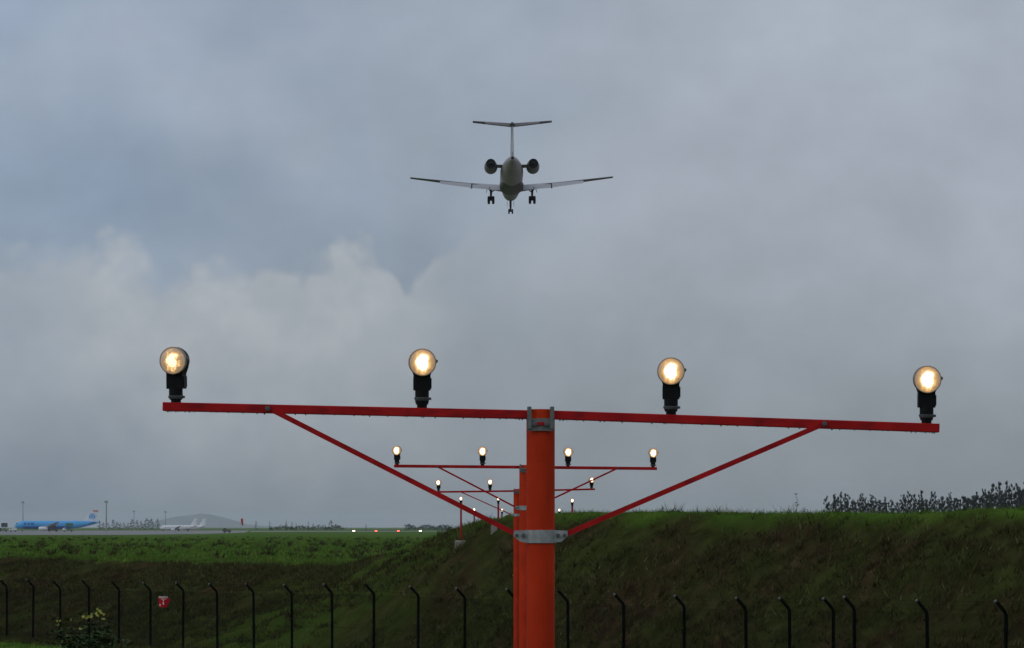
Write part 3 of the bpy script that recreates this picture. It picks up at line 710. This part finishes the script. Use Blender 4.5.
    mb.loft([fsec(.6, -9.9, 4.2, .20), fsec(2.2, -11.0, 3.2, .15), fsec(3.75, -12.2, 2.4, .11)])
    fin = link('fin', mb.mesh('fin', M['flap'], 50), t)
    mb = MB(); mb.loft([fsec(1.2, -12.35, .8, .05), fsec(3.5, -13.4, .6, .04)]); link('rudder', mb.mesh('rudder', M['white_paint'], 50), fin)
    mb = MB(); mb.loft([ring_y(y, 0, 3.80, r_, r_ * 1.1, 14) for y, r_ in ((-10.9, .03), (-11.4, .15), (-12.6, .20), (-13.5, .16), (-13.9, .05))]); link('tail_bullet', mb.mesh('tail_bullet', M['wing_skin'], 50), fin)
    for s in (-1, 1):
        mb = MB(); secs = [foil(s * .1, -12.4, 3.78, 2.1, .20), foil(s * 3.78, -13.5, 3.98, 1.1, .11)]
        mb.loft(secs if s > 0 else [r_[::-1] for r_ in secs]); ts = link('tailplane', mb.mesh('tailplane', M['wing_skin'], 45), t)
        mb = MB(); secs = [foil(s * .25, -13.45, 3.70, .62, .05, R(28)), foil(s * 2.6, -14.0, 3.84, .45, .04, R(28))]
        mb.loft(secs if s > 0 else [r_[::-1] for r_ in secs]); link('elevator', mb.mesh('elevator', M['nacelle'], 45), ts)
    g = MB(); g.tube([(0, 12.4, -.9), (0, 12.5, -2.05)], [.12, .10], 8); g.tube([(-.2, 12.5, -2.08), (.2, 12.5, -2.08)], .04, 8); g.tube([(0, 11.6, -1.0), (0, 12.45, -1.6)], .04, 8)
    ng = link('nose_gear', g.mesh('nose_gear', M['gear'], 40), t)
    for o_ in (-.18, .18):
        g = MB(); g.lathe((o_ - .07, 12.5, -2.08), (1, 0, 0), [(0, .16), (.02, .25), (.14, .25), (.16, .16)], 16); link('wheel', g.mesh('wheel', M['tyre'], 40), ng)
    for s in (-1, 1):
        g = MB(); g.box((s * .34, 12.6, -1.25), (.03, 1.3, .5)); link('gear_door', g.mesh('gear_door', M['belly']), ng)
airliner()

# ------------------------------------------------------------------ parked jets on the apron
def parked_jet(label, u_nose, Z, Lg, dia, v_ground, body, scheme, head=0, group=None):
    base = P(u_nose, v_ground, Z); base.z = ZF + .07
    t = thing('parked_jet', label, 'airplane', base, (0, 0, R(head)), group)   # nose at local -X... body runs to +X
    r = dia / 2; zc = r + .034 * Lg * .62 + .55
    def rx(x, z, a_, b_, n=20): return [Vector((x, a_ * math.cos(q), z + b_ * math.sin(q))) for q in [2 * math.pi * k / n for k in range(n)]]
    mb = MB(); mb.loft([rx(f * Lg, zc + dz * r, a_ * r, a_ * r) for f, dz, a_ in ((0, -.25, .04), (.012, -.22, .38), (.04, -.12, .72), (.085, 0, .97), (.12, 0, 1), (.66, 0, 1), (.78, .16, .86), (.88, .36, .58), (.96, .52, .28), (1, .6, .1))])
    fu = link('fuselage', mb.mesh('fuselage', M[body], 60), t)
    mb = MB(); mb.loft([rx(f * Lg, zc + dz * r, a_ * r, b_ * r) for f, dz, a_, b_ in ((.1, -.35, .9, .60), (.16, -.36, .96, .67), (.62, -.36, .96, .67), (.72, -.2, .82, .62))]); link('belly', mb.mesh('belly', M[scheme['belly']], 60), fu)
    mb = MB(); mb.box((.030 * Lg, 0, zc + r * .32), (.018 * Lg, r * 1.0, r * .26)); link('cockpit_window', mb.mesh('cockpit_window', M['glass']), fu)
    mb = MB()
    for k in range(34):
        x = .12 * Lg + k * .017 * Lg
        for s in (-1, 1): mb.box((x, s * r * .985, zc + r * .2), (.006 * Lg, .05, .13 * r))
    link('cabin_windows', mb.mesh('cabin_windows', M['glass']), fu)
    def wsec(x, y, z, ch, th): return [Vector((x + a_ * ch, y, z + b_ * th)) for a_, b_ in ((0, 0), (.08, .45), (.3, .6), (.7, .35), (1, 0), (.7, -.15), (.3, -.3), (.08, -.25))]
    for s in (-1, 1):
        mb = MB(); secs = [wsec(.30 * Lg, s * r * .6, zc - r * .62, .20 * Lg, .02 * Lg), wsec(.40 * Lg, s * .17 * Lg, zc - r * .25, .10 * Lg, .012 * Lg), wsec(.53 * Lg, s * .47 * Lg, zc + r * .7, .035 * Lg, .006 * Lg)]
        mb.loft(secs[::-1] if s > 0 else secs); link('wing', mb.mesh('wing', M['flap'], 45), t)
        ez = zc - r * .95; ey = s * .16 * Lg
        mb = MB(); mb.loft([[Vector((x * Lg, ey + a_ * r * math.cos(q), ez + a_ * r * math.sin(q))) for q in [2 * math.pi * k / 16 for k in range(16)]] for x, a_ in ((.300, .40), (.305, .48), (.33, .52), (.37, .48), (.405, .32))]); e = link('engine', mb.mesh('engine', M['white_paint'], 50), t)
        mb = MB(); mb.loft([[Vector((x * Lg, ey + a_ * r * math.cos(q), ez + a_ * r * math.sin(q))) for q in [2 * math.pi * k / 16 for k in range(16)]] for x, a_ in ((.4, .3), (.43, .16), (.44, .05))]); link('exhaust', mb.mesh('exhaust', M['sooty'], 50), e)
        mb = MB(); mb.bar((.33 * Lg, ey, ez + r * .4), (.43 * Lg, ey, zc - r * .36), .3, .5); link('pylon', mb.mesh('pylon', M['flap']), e)
        g = MB(); gx_, gy_ = .50 * Lg, s * .075 * Lg; wr = .55 + .008 * Lg * .3
        g.tube([(gx_, gy_, zc - r * .7), (gx_, gy_, wr)], .14, 8); gl = link('main_gear', g.mesh('main_gear', M['gear'], 40), t)
        for o_ in (-.45, .45):
            g = MB(); g.lathe((gx_, gy_ + o_ - .2, wr), (0, 1, 0), [(0, wr * .7), (.05, wr), (.35, wr), (.4, wr * .7)], 14); link('wheel', g.mesh('wheel', M['tyre'], 40), gl)
        mb = MB(); secs = [wsec(.87 * Lg, s * .1, zc + r * .42, .08 * Lg, .010 * Lg), wsec(.95 * Lg, s * .16 * Lg, zc + r * .75, .035 * Lg, .005 * Lg)]
        mb.loft(secs[::-1] if s > 0 else secs); link('tailplane', mb.mesh('tailplane', M[scheme['tailplane']], 45), t)
    def fs(x, z, ch, th): return [Vector((x + a_ * ch, b_ * th, z)) for a_, b_ in ((0, 0), (.2, .8), (.5, 1), (1, .1), (1, -.1), (.5, -1), (.2, -.8))]
    ft = zc + r * .7 + scheme.get('fin', .135) * Lg
    mb = MB(); mb.loft([fs(.80 * Lg, zc + r * .55, .17 * Lg, .4), fs(.925 * Lg, ft, .075 * Lg, .2)]); fin = link('fin', mb.mesh('fin', M[scheme['fin_mat']], 45), t)
    g = MB(); g.tube([(.09 * Lg, 0, zc - r * .7), (.09 * Lg, 0, .4)], .1, 8); ng = link('nose_gear', g.mesh('nose_gear', M['gear'], 40), t)
    for o_ in (-.25, .25):
        g = MB(); g.lathe((.09 * Lg, o_ - .12, .42), (0, 1, 0), [(0, .3), (.03, .42), (.21, .42), (.24, .3)], 12); link('wheel', g.mesh('wheel', M['tyre'], 40), ng)
    return t, fin, fu, (Lg, r, zc, ft)
t, fin, fu, (Lg, r, zc, ft) = parked_jet('light blue jet airliner parked on the far apron, white tail fin', 14.5, 2280, 59, 5.7, 531.5, 'blue', {'belly': 'deep_blue', 'tailplane': 'blue', 'fin_mat': 'white_paint', 'fin': .145}, 4)
mb = MB()                                            # dark blue mark and orange tip on the fin
for s in (-1, 1):
    for k in range(3): mb.box((.895 * Lg + k * 1.55, s * .34, zc + r * .75 + 3.6), (1.1, .06, 2.3))
    mb.box((.895 * Lg + 1.6, s * .36, zc + r * .75 + 5.5), (3.2, .06, .7))
link('fin_emblem', mb.mesh('fin_emblem', M['blue']), fin)
mb = MB()
for s in (-1, 1): mb.box((.962 * Lg, s * .24, ft - .75), (3.6, .05, 1.1))
link('fin_tip_band', mb.mesh('fin_tip_band', mat('fin_orange', (.55, .22, .12), .5)), fin)
mb = MB()
for s in (-1, 1):                                    # large pale lettering block near the nose
    for k, w_ in enumerate((1.6, 1.2, 1.9)): mb.box((7.5 + k * 2.6, s * (r + .02), zc + .7), (w_, .08, 1.5))
link('fuselage_lettering', mb.mesh('fuselage_lettering', M['deep_blue']), fu)
parked_jet('white jet parked on the apron, nearer one of the pair', 160, 2380, 27.5, 3.3, 531, 'white_paint', {'belly': 'white_paint', 'tailplane': 'white_paint', 'fin_mat': 'white_paint', 'fin': .20}, 5, 'white jets parked together')
parked_jet('white jet parked behind the other, only its tail showing to the right', 169.5, 2440, 27.5, 3.3, 531, 'white_paint', {'belly': 'white_paint', 'tailplane': 'white_paint', 'fin_mat': 'white_paint', 'fin': .20}, 5, 'white jets parked together')

# ------------------------------------------------------------------ apron equipment
def truck(label, u, Z, L_, H_, body, cab, raised=0, head=0):
    t = thing('service_truck', label, 'truck', (far(u, Z)[0], Z, ZF + .065), (0, 0, R(head)))
    mb = MB(); mb.box((0, 0, .75), (L_, 2.2, .35)); link('chassis', mb.mesh('chassis', M['gear']), t)
    mb = MB(); mb.loft([[(-L_ / 2, -1.1, .93), (-L_ / 2 + 1.9, -1.1, .93), (-L_ / 2 + 1.9, 1.1, .93), (-L_ / 2, 1.1, .93)], [(-L_ / 2, -1.1, 1.6), (-L_ / 2 + 1.9, -1.1, 1.6), (-L_ / 2 + 1.9, 1.1, 1.6), (-L_ / 2, 1.1, 1.6)], [(-L_ / 2 + .5, -1, 2.5), (-L_ / 2 + 1.9, -1, 2.5), (-L_ / 2 + 1.9, 1, 2.5), (-L_ / 2 + .5, 1, 2.5)]]); c_ = link('cab', mb.mesh('cab', cab), t)
    mb = MB(); mb.box((-L_ / 2 + 1.2, -1.08, 1.95), (1.0, .06, .6)); link('side_window', mb.mesh('side_window', M['glass']), c_)
    mb = MB(); mb.box((.95, 0, raised + .95 + (H_ - .95) / 2), (L_ - 2.2, 2.3, H_ - .95)); link('cargo_box', mb.mesh('cargo_box', body), t)
    if raised:
        mb = MB()
        for y in (-.9, .9): mb.bar((-.3, y, .9), (2.2, y, raised + .97), .12, .15); mb.bar((2.2, y, .9), (-.3, y, raised + .97), .12, .15)
        link('scissor_lift', mb.mesh('scissor_lift', M['gear']), t)
    for x in (-L_ / 2 + 1, L_ / 2 - 1):
        for y in (-1, 1):
            mb = MB(); mb.lathe((x, y - .15, .45), (0, 1, 0), [(0, .3), (.04, .45), (.26, .45), (.3, .3)], 12); link('wheel', mb.mesh('wheel', M['tyre'], 40), t)
    return t
green = mat('truck_green', (.03, .16, .10), .5); dark = mat('truck_dark', (.03, .035, .04), .5); tan = mat('cart_tan', (.10, .08, .05), .7)
truck('dark tall service truck at the left edge of the apron', 3, 2120, 6, 3.6, dark, dark, 2.2)
truck('green catering truck raised against the side of the blue airliner', 68, 2215, 7, 3.2, green, M['white_paint'], 2.6, 20)
truck('dark loading truck beneath the wing of the blue airliner', 53, 2190, 7, 2.4, dark, dark)
truck('small white truck below the nose of the blue airliner', 13, 2150, 5, 2.2, M['white_paint'], M['white_paint'])
truck('brown utility truck standing alone right of the white jets', 227, 1760, 4.6, 1.9, tan, tan)

def flood_mast(u, vt, Z, label, w=.45):
    top = P(u, vt, Z); h = top.z - ZF
    t = thing('floodlight_mast', label, 'light mast', (top.x, Z, ZF + .05), group='apron floodlight masts')
    mb = MB(); mb.lathe((0, 0, 0), (0, 0, 1), [(-.1, w), (h, w * .5)], 10); link('pole', mb.mesh('pole', M['mast_grey'], 40), t)
    mb = MB(); mb.box((0, 0, h + .3), (2.0, 1.2, .7))
    for k in (-.8, 0, .8): mb.box((k, -.5, h - .3), (.6, .5, .5))
    link('lamp_rack', mb.mesh('lamp_rack', M['mast_grey']), t)
flood_mast(23, 502.5, 2420, 'grey floodlight mast rising behind the nose of the blue airliner')
flood_mast(106.3, 502, 1900, 'tall grey floodlight mast right of the blue airliner tail', .55)
flood_mast(134, 511.5, 2900, 'faint floodlight mast between the blue airliner and white jets', .4)
flood_mast(165.5, 512, 2850, 'faint floodlight mast above the nose of the white jets', .4)

# windsock hanging limp
p = P(241, 519, 1650)
t = thing('windsock', 'limp red windsock on a thin pole beyond the grass', 'windsock', (p.x, 1650, ZF))
mb = MB(); h = p.z - ZF + .3; mb.lathe((0, 0, 0), (0, 0, 1), [(-.1, .10), (h, .07)], 8); link('pole', mb.mesh('pole', M['mast_grey'], 40), t)
mb = MB(); mb.lathe((.45, 0, h - .1), (.10, 0, -1), [(0, .50), (.6, .62), (1.6, .52), (2.8, .42), (3.6, .30)], 12); link('sock', mb.mesh('sock', M['sock_red'], 50), t)
mb = MB(); mb.lathe((.44, 0, h + .05), (.1, 0, -1), [(0, .52), (.16, .52)], 12); mb.bar((0, 0, h - .05), (.45, 0, h), .06, .06); link('hoop', mb.mesh('hoop', M['mast_grey'], 50), t)

# precision approach path lights left of the runway
for k, (u, m_, lab) in enumerate(((353.8, 'papi_white', 'leftmost of four small ground lights by the runway, glowing white'), (376, 'papi_red', 'second of four small ground lights from the left, glowing red'), (398.3, 'papi_red', 'third of four small ground lights from the left, glowing red'), (420.3, 'papi_white', 'rightmost of four small ground lights by the runway, glowing white'))):
    p = P(u, 530.9, 1500)
    t = thing('runway_side_light', lab, 'ground light', (p.x, 1500, ZF), group='row of four ground lights'); hz = p.z - ZF
    mb = MB(); mb.box((0, .5, hz), (1.3, .9, .42)); mb.box((0, .48, hz + .24), (1.4, 1.1, .06)); link('housing', mb.mesh('housing', M['gear']), t)
    for x in (-.5, .5):
        mb = MB(); mb.lathe((x, .5, -.2), (0, 0, 1), [(0, .05), (hz, .05)], 8); link('leg', mb.mesh('leg', M['gear'], 40), t)
        mb = MB(); mb.lathe((x * .6, .05, hz), (0, -1, 0), [(-.03, .25), (.02, .25), (.06, .14)], 12); link('lens', mb.mesh('lens', M[m_], 40), t)

# ------------------------------------------------------------------ trees
def tree_protos(kind, count):
    out = []
    for k in range(count):
        r = random.Random(100 * count + k); H = 1.0
        tm = MB(); lean = r.uniform(-.04, .04)
        pts = [(0, 0, -.02), (lean * .3, 0, .3), (lean * .7, r.uniform(-.02, .02), .65), (lean, 0, .97)]
        tm.tube(pts, [.016, .012, .008, .002], 7)
        cm = MB(); tips = []
        nl = r.randint(17, 25)
        lo = .30 if kind == 'gum' else .12
        for i in range(nl):
            f = lo + (1 - lo) * (i + r.random()) / nl; a_ = r.uniform(0, 6.28)
            reach = (.17 * (1.15 - f) + .045) * r.uniform(.45, 1.3) if kind == 'gum' else (.24 * (1.08 - f) + .02) * r.uniform(.6, 1.2)
            b0 = Vector((lean * f, 0, f - .05)); b1 = b0 + Vector((math.cos(a_) * reach, math.sin(a_) * reach, r.uniform(.02, .09)))
            if b1.z > 1: b1.z = 1
            tm.tube([b0, b1], [.005, .0015], 5); tips.append((b1, r.uniform(.022, .052)))
            if r.random() < .6: tips.append((b0.lerp(b1, .55) + Vector((0, 0, r.uniform(-.02, .03))), r.uniform(.02, .042)))
        tips.append((Vector((lean, 0, .975)), .026))
        for c_, rad in tips:
            for j in range(int(120 * (rad / .04) ** 2) + 16):
                d = Vector((r.gauss(0, 1), r.gauss(0, 1), r.gauss(0, .8))); d = d.normalized() * rad * r.random() ** .45
                q = c_ + d; s_ = r.uniform(.004, .0075)
                x = Vector((r.gauss(0, 1), r.gauss(0, 1), r.gauss(0, 1))).normalized(); y = x.cross(Vector((r.gauss(0, 1), r.gauss(0, 1), r.gauss(0, 1)))).normalized()
                cm.add([q - x * s_ * 1.7, q + y * s_ * .8, q + x * s_ * 1.7, q - y * s_ * .8], [(0, 1, 2, 3)])
        out.append((tm.mesh('trunk', M['bark'], 60), cm.mesh('crown', M['euc' if kind == 'gum' else 'pine'])))
    return out
gum = tree_protos('gum', 7); pine = tree_protos('pine', 5)
rt = random.Random(4)
def plant_tree(protos, u, v_top, Z, label, group, name='tree', wide=1.0):
    g = TZ((u - 512) * Z / FPX, Z); h = P(u, v_top, Z).z - g
    t = thing(name, label, 'tree', ((u - 512) * Z / FPX, Z, g), (0, 0, rt.uniform(0, 6.28)), group)
    tr, cr = rt.choice(protos)
    for nm, d in (('trunk', tr), ('crown', cr)):
        o = link(nm, d, t); o.scale = (h * wide, h * wide, h)
top_u = [824, 832, 840, 848, 860, 868, 878, 890, 900, 908, 916, 926, 934, 942, 950, 958, 966, 974, 982, 990, 998, 1008, 1016, 1024, 1060]
top_v = [503, 500, 497, 501, 499, 496, 502, 500, 499, 497, 495.5, 496.5, 497, 496, 500, 498, 492, 497, 493, 491, 488, 487, 489, 486, 483]
u = 826.0; us = []
while u < 1050: us.append(u); u += rt.uniform(2.0, 4.2)
for i, u in enumerate(us):
    v = float(np.interp(u, top_u, top_v)) + rt.uniform(-6, 6.5)
    plant_tree(gum, u, v, rt.uniform(900, 1080), f'{ordinal(i)} slender dark tree from the left in the skyline grove above the bank', 'skyline grove above the bank', 'gum_tree', rt.uniform(.42, .62))
us2 = []
u = 836.0
while u < 1050: us2.append(u); u += rt.uniform(3.2, 5)
for i, u in enumerate(us2):          # shorter trees that close the foot of the grove
    v = float(np.interp(u, [830, 930, 960, 1024], [503, 501, 498, 492])) + rt.uniform(-2, 2)
    plant_tree(pine, u, v, rt.uniform(1090, 1140), f'{ordinal(i)} low dark bushy tree from the left at the foot of the skyline grove', 'low trees in the skyline grove', 'bushy_tree', rt.uniform(.9, 1.2))
us3 = [100, 103.5, 108.5, 113, 117, 120, 124, 127.5, 132, 137, 141, 145.5, 149, 152, 157]
for i, u in enumerate(us3):
    plant_tree(pine, u, rt.uniform(518.5, 523), rt.uniform(2950, 3100), f'{ordinal(i)} hazy tree from the left in the row behind the apron', 'trees behind the apron', 'far_tree', rt.uniform(1.1, 1.9))
for i, (u, v, w_) in enumerate(((256, 521, .5), (270, 521.5, .5), (286, 521, .55), (292, 522, .5), (296, 523.5, .6), (308.5, 521.5, .5), (313, 523.5, .7), (325, 524.5, .9), (331, 520.5, 1.3), (336, 524, 1.0), (366, 524.3, .8))):
    plant_tree(pine, u, v, 2500 + 30 * i, f'{ordinal(i)} small hazy tree from the left on the horizon right of the windsock', 'small trees on the horizon', 'far_tree', w_ * 1.5)
# distant wood that reads as one dark line
mb = MB(); rw = random.Random(9)
for (u0, u1, v0) in ((405, 452, 526.0), (270, 345, 526.6)):
    for k in range(420):
        u = rw.uniform(u0, u1); Z = rw.uniform(3300, 3500); g = ZF
        q = Vector(((u - 512) * Z / FPX, Z, g + rw.random() ** .7 * (P(u, v0 + 1.0 * math.sin(u * .35), Z).z - g)))
        for j in range(3):
            d = Vector((rw.gauss(0, 1), rw.gauss(0, 1), rw.gauss(0, .6))) * 1.1; x = Vector((rw.gauss(0, 1), rw.gauss(0, 1), rw.gauss(0, 1))).normalized(); y = x.cross(Vector((0, 0, 1))).normalized()
            s_ = rw.uniform(.4, .9); c_ = q + d; c_.z = max(c_.z, g); mb.add([c_ - x * s_, c_ + y * s_, c_ + x * s_, c_ - y * s_], [(0, 1, 2, 3)])
tag(link('distant_wood', mb.mesh('distant_wood', M['pine'])), 'thin dark line of woodland on the far horizon', kind='stuff')

# ------------------------------------------------------------------ weeds on the crest
def weed(u, v_top, n, s, label, leaves, seed):
    r = random.Random(seed)
    # on the crest where the sight line through u crosses it
    x, y = 0, 0
    for nn in np.arange(-5, 30, .02):
        q = fence_xy(nn, np.interp(nn, _cn, _cs) + s)
        if 512 + q[0] * FPX / q[1] >= u: x, y = q; break
    g = TZ(x, y); h = P(u, v_top, y).z - g
    t = thing('weed_stalk', label, 'weed', (x, y, g)); mb = MB()
    pts = [(0, 0, -.03), (r.uniform(-.03, .03), 0, h * .35), (r.uniform(-.04, .04), 0, h * .7), (r.uniform(-.02, .04), 0, h)]
    mb.tube(pts, [.010, .008, .006, .003], 6); link('stem', mb.mesh('stem', M['tuft'], 50), t)
    for i in range(leaves):
        f = r.uniform(.3, 1); b = Vector(pts[2]).lerp(Vector(pts[3]), (f - .7) / .3) if f > .7 else Vector(pts[1]).lerp(Vector(pts[2]), (f - .35) / .35)
        a_ = r.uniform(0, 6.28); d = Vector((math.cos(a_), math.sin(a_), r.uniform(-.2, .7))).normalized(); w_ = d.cross(Vector((0, 0, 1))).normalized(); l_ = r.uniform(.06, .12)
        lm = MB(); lm.add([b, b + d * l_ * .5 + w_ * .025, b + d * l_, b + d * l_ * .5 - w_ * .025, b + d * l_ * .5 + Vector((0, 0, -.008))], [(0, 1, 4), (1, 2, 4), (2, 3, 4), (3, 0, 4)]); link('leaf', lm.mesh('leaf', M['tuft']), t)
weed(795.5, 493.5, 0, .6, 'tall thin weed standing alone on the bank crest left of the trees', 13, 2)
weed(662, 506, 0, .8, 'small thin weed on the mound crest above the right strut', 8, 3)
weed(803, 508, 0, .7, 'short weed beside the tall thin weed on the crest', 6, 8)

# ------------------------------------------------------------------ flowering shrub in the foreground
def shrub():
    Z = 26.0; r = random.Random(21); bx = P(88, 600, Z).x; g = TZ(bx, Z); s = DW(Z)
    t = thing('flowering_shrub', 'dark leafy shrub with yellow flowers at the lower left corner', 'shrub', (bx, Z, g))
    L = lambda u, v, dy=0: P(u, v, Z) - Vector((bx, Z, g)) + Vector((0, dy, 0))
    tips = [L(101, 613), L(87, 618), L(58, 622, .1), L(81, 630, -.1), L(70, 628, .1), L(113, 640), L(96, 632, -.15), L(62, 636, .05), L(106, 628, .1), L(90, 640, -.2), L(76, 645, -.15), L(117, 652), L(54, 655), L(100, 655, -.25), L(84, 660, -.25), L(94, 622, .05), L(109, 648, -.1)]
    sm = MB(); lv = MB()
    leaves = []
    for k, q in enumerate(tips):
        m_ = Vector((q.x * .45 + r.uniform(-.05, .05), q.y * .5, q.z * .55)); sm.tube([(r.uniform(-.05, .05), r.uniform(-.05, .05), -.05), m_, q], [.014, .009, .004], 6)
        for i in range(190 if k not in (0, 1, 2, 3, 4) else 90):
            f = r.random() ** .6; b = m_.lerp(q, f) + Vector((r.gauss(0, .055), r.gauss(0, .055), r.gauss(0, .05) - .02)); leaves.append(b)
    for i in range(2200):              # leafy body down to the ground
        f = r.random(); b = Vector((r.gauss(0, .17), r.gauss(0, .18), f * (tips[3].z - .03))); leaves.append(b)
    for b in leaves:
        a_ = r.uniform(0, 6.28); d = Vector((math.cos(a_), math.sin(a_), r.uniform(-.5, .7))).normalized(); w_ = d.cross(Vector((r.gauss(0, .3), r.gauss(0, .3), 1))).normalized(); l_ = r.uniform(.035, .075)
        lv.add([b, b + d * l_ * .5 + w_ * l_ * .24, b + d * l_, b + d * l_ * .5 - w_ * l_ * .24], [(0, 1, 2, 3)])
    link('stems', sm.mesh('stems', M['shrub_stem'], 60), t)
    tag(link('foliage', lv.mesh('foliage', M['shrub_leaf']), t), kind='stuff')
    for (u, v, c, sc) in ((101, 611, 5, 1), (98, 614.5, 3, .9), (104, 615, 3, .9), (87, 617, 4, 1), (91, 617.5, 2, .8), (58, 621, 2, .7), (81, 629, 3, .8), (72, 620, 1, .6), (118, 647, 1, .7), (69, 637, 1, .5), (60, 624, 1, .5)):
        for i in range(c):
            q = L(u + r.gauss(0, 1.8), v + r.gauss(0, 1.2), r.uniform(-.08, .02)); fm = MB()
            ax = Vector((r.gauss(0, .5), -1, r.uniform(.1, .9))).normalized(); x = ax.cross(Vector((0, 0, 1))).normalized(); y = x.cross(ax)
            for k in range(5):
                a_ = k * 1.2566; d = x * math.cos(a_) + y * math.sin(a_); n_ = x * -math.sin(a_) + y * math.cos(a_); l_ = r.uniform(.010, .019) * sc
                fm.add([q, q + d * l_ * .6 + n_ * l_ * .42 + ax * .004, q + d * l_ + ax * .008, q + d * l_ * .6 - n_ * l_ * .42 + ax * .004], [(0, 1, 2, 3)])
            link('flower', fm.mesh('flower', M['petal']), t)
shrub()

# ------------------------------------------------------------------ air
HX, top_z, bot_z = 26000, 100.0, -1.7
mb = MB(); mb.box((0, 0, (top_z + bot_z) / 2), (2 * HX, 2 * HX, top_z - bot_z))
hm = bpy.data.materials.new('haze_air'); hm.use_nodes = True; t = hm.node_tree; t.nodes.remove(t.nodes['Principled BSDF'])
pv = t.nodes.new('ShaderNodeVolumePrincipled'); pv.inputs['Color'].default_value = (.86, .91, .96, 1); pv.inputs['Density'].default_value = .00005; pv.inputs['Anisotropy'].default_value = .2
t.links.new(pv.outputs[0], t.nodes['Material Output'].inputs['Volume'])
tag(link('haze', mb.mesh('haze', hm)), kind='stuff')
